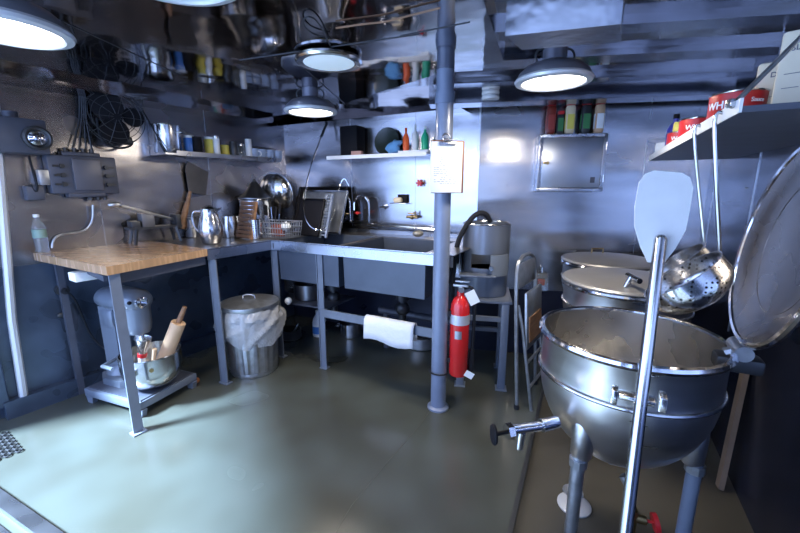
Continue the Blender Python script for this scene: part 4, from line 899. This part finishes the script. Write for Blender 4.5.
# ================================================================= RIGHT SHELF
rr_ = wrot('right'); ru = V((-(sf1 - sf0).normalized().y, (sf1 - sf0).normalized().x, 0)); ru = ru if ru.x > 0 else -ru
w0 = foot(sf0, .002, 'right'); w1 = foot(sf1, .002, 'right')
org = V((sf0.x, sf0.y, ZR)); t = thing('wall_shelf', 'deep dark-bottomed shelf on the right wall above kettles', 'shelf', org)
q = [(sf0.x - org.x, sf0.y - org.y), (sf1.x - org.x, sf1.y - org.y), (w1.x - org.x, w1.y - org.y), (w0.x - org.x, w0.y - org.y)]
obj('shelf_board', B().prism(q, 0, .014), boxp, t, flat=True)
bb = B(); d_ = (sf1 - sf0); mm = d_ / 2; bb.box((mm.x, mm.y, .016), (d_.length, .006, .032), atan2(d_.y, d_.x)); obj('edge_strip', bb, white, t, flat=True)
a = atY(724, 113, sf1.y + .03) - org; z_ = V((sf1.x + .33, sf1.y - .1, 2.0)) - org
obj('support_rod', B().tube([V((sf1.x + .01, sf1.y + .04, ZR + .02)) - org, V((sf1.x + .40, sf1.y + .12, 1.93)) - org], .006), galv, t)
obj('rod_clamp', B().box((sf1.x + .01 - org.x, sf1.y + .04 - org.y, .028), (.02, .02, .02), bev=.005), steel, t)
ZRT = ZR + .0145
def rq(px, y): q = atY(px, 150, y); return V((q.x, q.y, ZRT))
def rs(s, o): p = sf0 + (sf1 - sf0).normalized() * s + ru * o; return V((p.x, p.y, ZRT))
RL = (sf1 - sf0).length
def can(label, p, r, h, words, turn=0):
    a = atan2(-p.x, p.y)
    t = thing('tin_can', label, 'can', p, a + turn, 'cans on the right shelf')
    obj('can_body', B().lathe([(0, 0), (r * .97, 0), (r, .003), (r, h), (0, h)], n=40), redp, t)
    obj('rim', B().ring((0, 0, h), r, .003), steel, t)
    for wd, z_, sz, sh_ in words: text('lettering', wd, sz, paper, t, M.Rotation(sh_, 4, 'Z') @ M.Translation((0, 0, z_)), bend=r + .0005)
can('big red can lettered WHITE at near end of right shelf', rq(729, 1.26), .070, .098, [('WHITE', .062, .031, R(-30)), ('CAKE', .024, .025, R(-30)), ('Sauce', .07, .017, R(42))])
can('smaller red can lettered WHITE behind the big one', rq(694, 1.62), .062, .085, [('WHITE', .05, .026, 0)])
can('small red can lettered WHITE beneath the yellow tin', rq(679, 1.92), .056, .075, [('WHITE', .045, .026, 0)])
p = rq(679, 1.92) + V((0, 0, .0785)); tag(obj('yellow_tin', B().box((0, 0, .022), (.07, .06, .044), bev=.003), yell, loc=p, rz=R(-30)), 'small yellow tin stacked on the small red can', 'tin')
jar('squeeze_bottle', 'blue-wrapped bottle with dark cap on the right shelf', 'bottle', rq(672, 2.15), .036, .20, mat('blue_label', (.04, .05, .35), 0, .4), black, 'cap', 'bottle', None)
jar('squeeze_bottle', 'white-bodied tub near the far end of right shelf', 'tub', rq(664, 2.30), .045, .07, white, white, 'lid', 'can', None)
def carton(label, p, w_, d_, h_, words, turn=0):
    a = atan2(-p.x, p.y) + turn
    t = thing('food_carton', label, 'carton', p, a, 'cream cartons on the right shelf')
    obj('carton', B().box((0, 0, h_ / 2), (w_, d_, h_), bev=.008), cream, t)
    for wd, x, z_, sz in words: text('lettering', wd, sz, ink, t, M.Translation((x, -d_ / 2 - .0008, z_)))
    return t
carton('tallest cream carton lettered SLICED at near end of right shelf', rq(795, 1.085), .125, .10, .215, [('SLICED', -.012, .170, .018), ('____', -.03, .115, .016), ('____', -.03, .08, .016)], R(-4))
carton('medium cream carton just left of the tallest carton', rq(763, 1.23), .085, .08, .178, [('DIAL', .01, .140, .02), ('____', 0, .085, .014), ('___', 0, .055, .014)], R(-4))
carton('smallest cream carton behind the big red can', rq(747, 1.47), .10, .08, .165, [('___', 0, .11, .014)], R(-4))

# ================================================================= CEILING LAMPS
def lamp(label, px, py, z, r=.165, lit=True, spin=0):
    p = at(px, py, z); cz = ZC if True else 2.07
    t = thing('ceiling_lamp', label, 'lamp', p, spin, 'round ceiling lamps'); top = cz - z
    obj('housing', B().lathe([(r * .95, .012), (r * .90, .035), (r * .72, .062), (r * .45, .078), (.055, .085), (.05, .085), (.05, max(.1, top - .001))], n=48), lampb, t)
    obj('rim', B().lathe([(r * .80, -.004), (r * .84, -.009), (r * .97, -.004), (r, .006), (r * .97, .014), (r * .8, .008)], n=56, close=True), lampr, t)
    obj('lens', B().lathe([(0, -.006), (r * .5, -.004), (r * .81, .002)], n=48), lens if lit else lensoff, t)
    for x in (.055, -.055): obj('yoke', B().ring((0, 0, 0), .03, .005, T=M.Translation((x, 0, .105)) @ M.Rotation(R(90), 4, 'X')), iron, t)
    if lit:
        ldt = bpy.data.lights.new('lamp_light', 'AREA'); ldt.shape = 'DISK'; ldt.size = r * 1.5; ldt.energy = LAMP; ldt.color = (1, .87, .70)
        lo = bpy.data.objects.new('lamp_light', ldt); C.objects.link(lo); lo.parent = t; lo.location = (0, 0, -.014)
    return t
lamp('lit round lamp at the far left over the wooden table', 5, 30, 1.82)
lamp('lit round lamp over the sink near the back wall', 311, 112, 1.83)
lamp('lit round lamp at right near the wall cabinet', 553, 82, 1.82)
# unlit lamp, faint glow added to its pale lens, set close under the plate
p = at(329, 62, ZC - .022); t = thing('ceiling_lamp', 'unlit round lamp left of pillar, glow added to its pale blue-grey lens', 'lamp', p, 0, 'round ceiling lamps')
obj('rim', B().lathe([(.145, -.006), (.150, -.008), (.158, 0), (.156, .010), (.14, .021), (.12, .021)], n=56), steel, t); obj('lens', B().lathe([(0, -.010), (.08, -.009), (.148, -.004)], n=48), lensglow, t)
p = at(170, -13, 1.82); lamp('round lamp mostly cut off by the top edge, above the wooden table', 165, -30, 1.82, lit=False)
# pipe fittings near ceiling behind pillar
q = at(491, 82, 1.93); q = atY(491, 86, 2.75); t = thing('ceiling_floodlight', 'white ribbed cylinder fitting under ceiling right of the pillar', 'fitting', q)
bb = B()
for k in range(5): bb.lathe([(.0, .06 - k * .03), (.055, .06 - k * .03), (.06, .045 - k * .03), (.055, .033 - k * .03), (0, .033 - k * .03)], n=24)
obj('ribbed_body', bb, white, t); obj('neck', B().cyl((0, 0, .06), (0, 0, .14), .03), brass, t)
q = atY(480, 72, 2.70); tag(obj('ceiling_pipe', B().tube([(-.12, 0, 0), (.28, -.05, 0)], .03, n=14), mat('brown_pipe', (.14, .10, .075), .4, .4), loc=q), 'short brown pipe under ceiling right of the pillar', 'pipe')
q = at(400, 28, ZC - .03); tag(obj('ceiling_cable', B().tube([at(x_, y_, ZC - .012) - q for x_, y_ in [(336, 28), (350, 26), (365, 24), (385, 22), (400, 18), (440, 8)]], .0035, smooth=2), woodd, loc=q), 'thin brown cable running under the ceiling plate', 'cable')
q = at(305, 28, ZC - .012); tag(obj('ceiling_cable', B().tube([at(x_, y_, ZC - .012) - q for x_, y_ in [(330, 45), (318, 20), (306, 15), (302, 24), (312, 34), (330, 38)]], .003, smooth=2), iron, loc=q), 'dark looped cable under the ceiling near unlit lamp', 'cable')

# ================================================================= RIGHT FLOOR: pipes, valve, board, mat
q = V((k1.x + .055, k1.y - .06, FZ)); t = thing('floor_valve', 'grey floor pipe with red-handled valve beneath front kettle', 'valve', q)
obj('pipe', B().tube([(0, 0, 0), (0, 0, .26), (-.012, .0, .30), (-.03, .02, .335)], .017, n=14, smooth=1), galv, t); obj('coupling', B().cyl((0, 0, .12), (0, 0, .21), .026, n=8).cyl((0, 0, .175), (.05, -.02, .175), .016), brass, t)
obj('valve_handle', B().cyl((.05, -.02, .175), (.08, -.03, .175), .006).cyl((.07, -.028, .175), (.085, -.032, .178), .034, n=12), redp, t)
q = at(574, 505, FZ); t = thing('floor_flange', 'round white floor drain cover on the brown floor', 'drain cover', q)
obj('cover', B().lathe([(0, 0), (.07, 0), (.07, .006), (.055, .012), (0, .012)], n=32), lampr, t); obj('grip', B().box((0, 0, .014), (.015, .05, .006)), iron, t)
q = onw('right', 716, 505, .06); t = thing('wooden_board', 'narrow wooden board leaning on right wall behind kettle leg', 'board', (q.x, q.y, FZ), rr_)
obj('board', B().box((0, .0, .30), (.05, .02, .60), T=M.Rotation(R(-4), 4, 'X') @ M.Rotation(R(-10), 4, 'Y')), mat('weathered_board', (.24, .17, .12), 0, .6, 0, 1, .3, 6), t)
# rubber mat with holes, lower left
t = thing('rubber_mat', 'black perforated rubber mat on the floor by left doorway', 'mat', at(8, 441), lr)
bb = B(); ps = .022
for i in range(15):
    for j in range(13):
        if (i + j) % 2 == 0: bb.ring((-.30 + i * ps, -.02 + j * ps - .15, .007), ps * .62, .0045, n=8, k=4)
mo_ = obj('mat_mesh', bb, rubber, t)
# floor scratches / crack
b = B()
cr = [at(335, 533), at(352, 505), at(385, 465), at(420, 425), at(432, 408)]
for a, z_ in zip(cr, cr[1:]): m_ = (a + z_) / 2; b.box((m_.x, m_.y, .0003), ((z_ - a).length * 1.02, .004, .0006), atan2((z_ - a).y, (z_ - a).x))
struct('trim_8', b, mat('floor_crack', (.05, .055, .045), 0, .6))
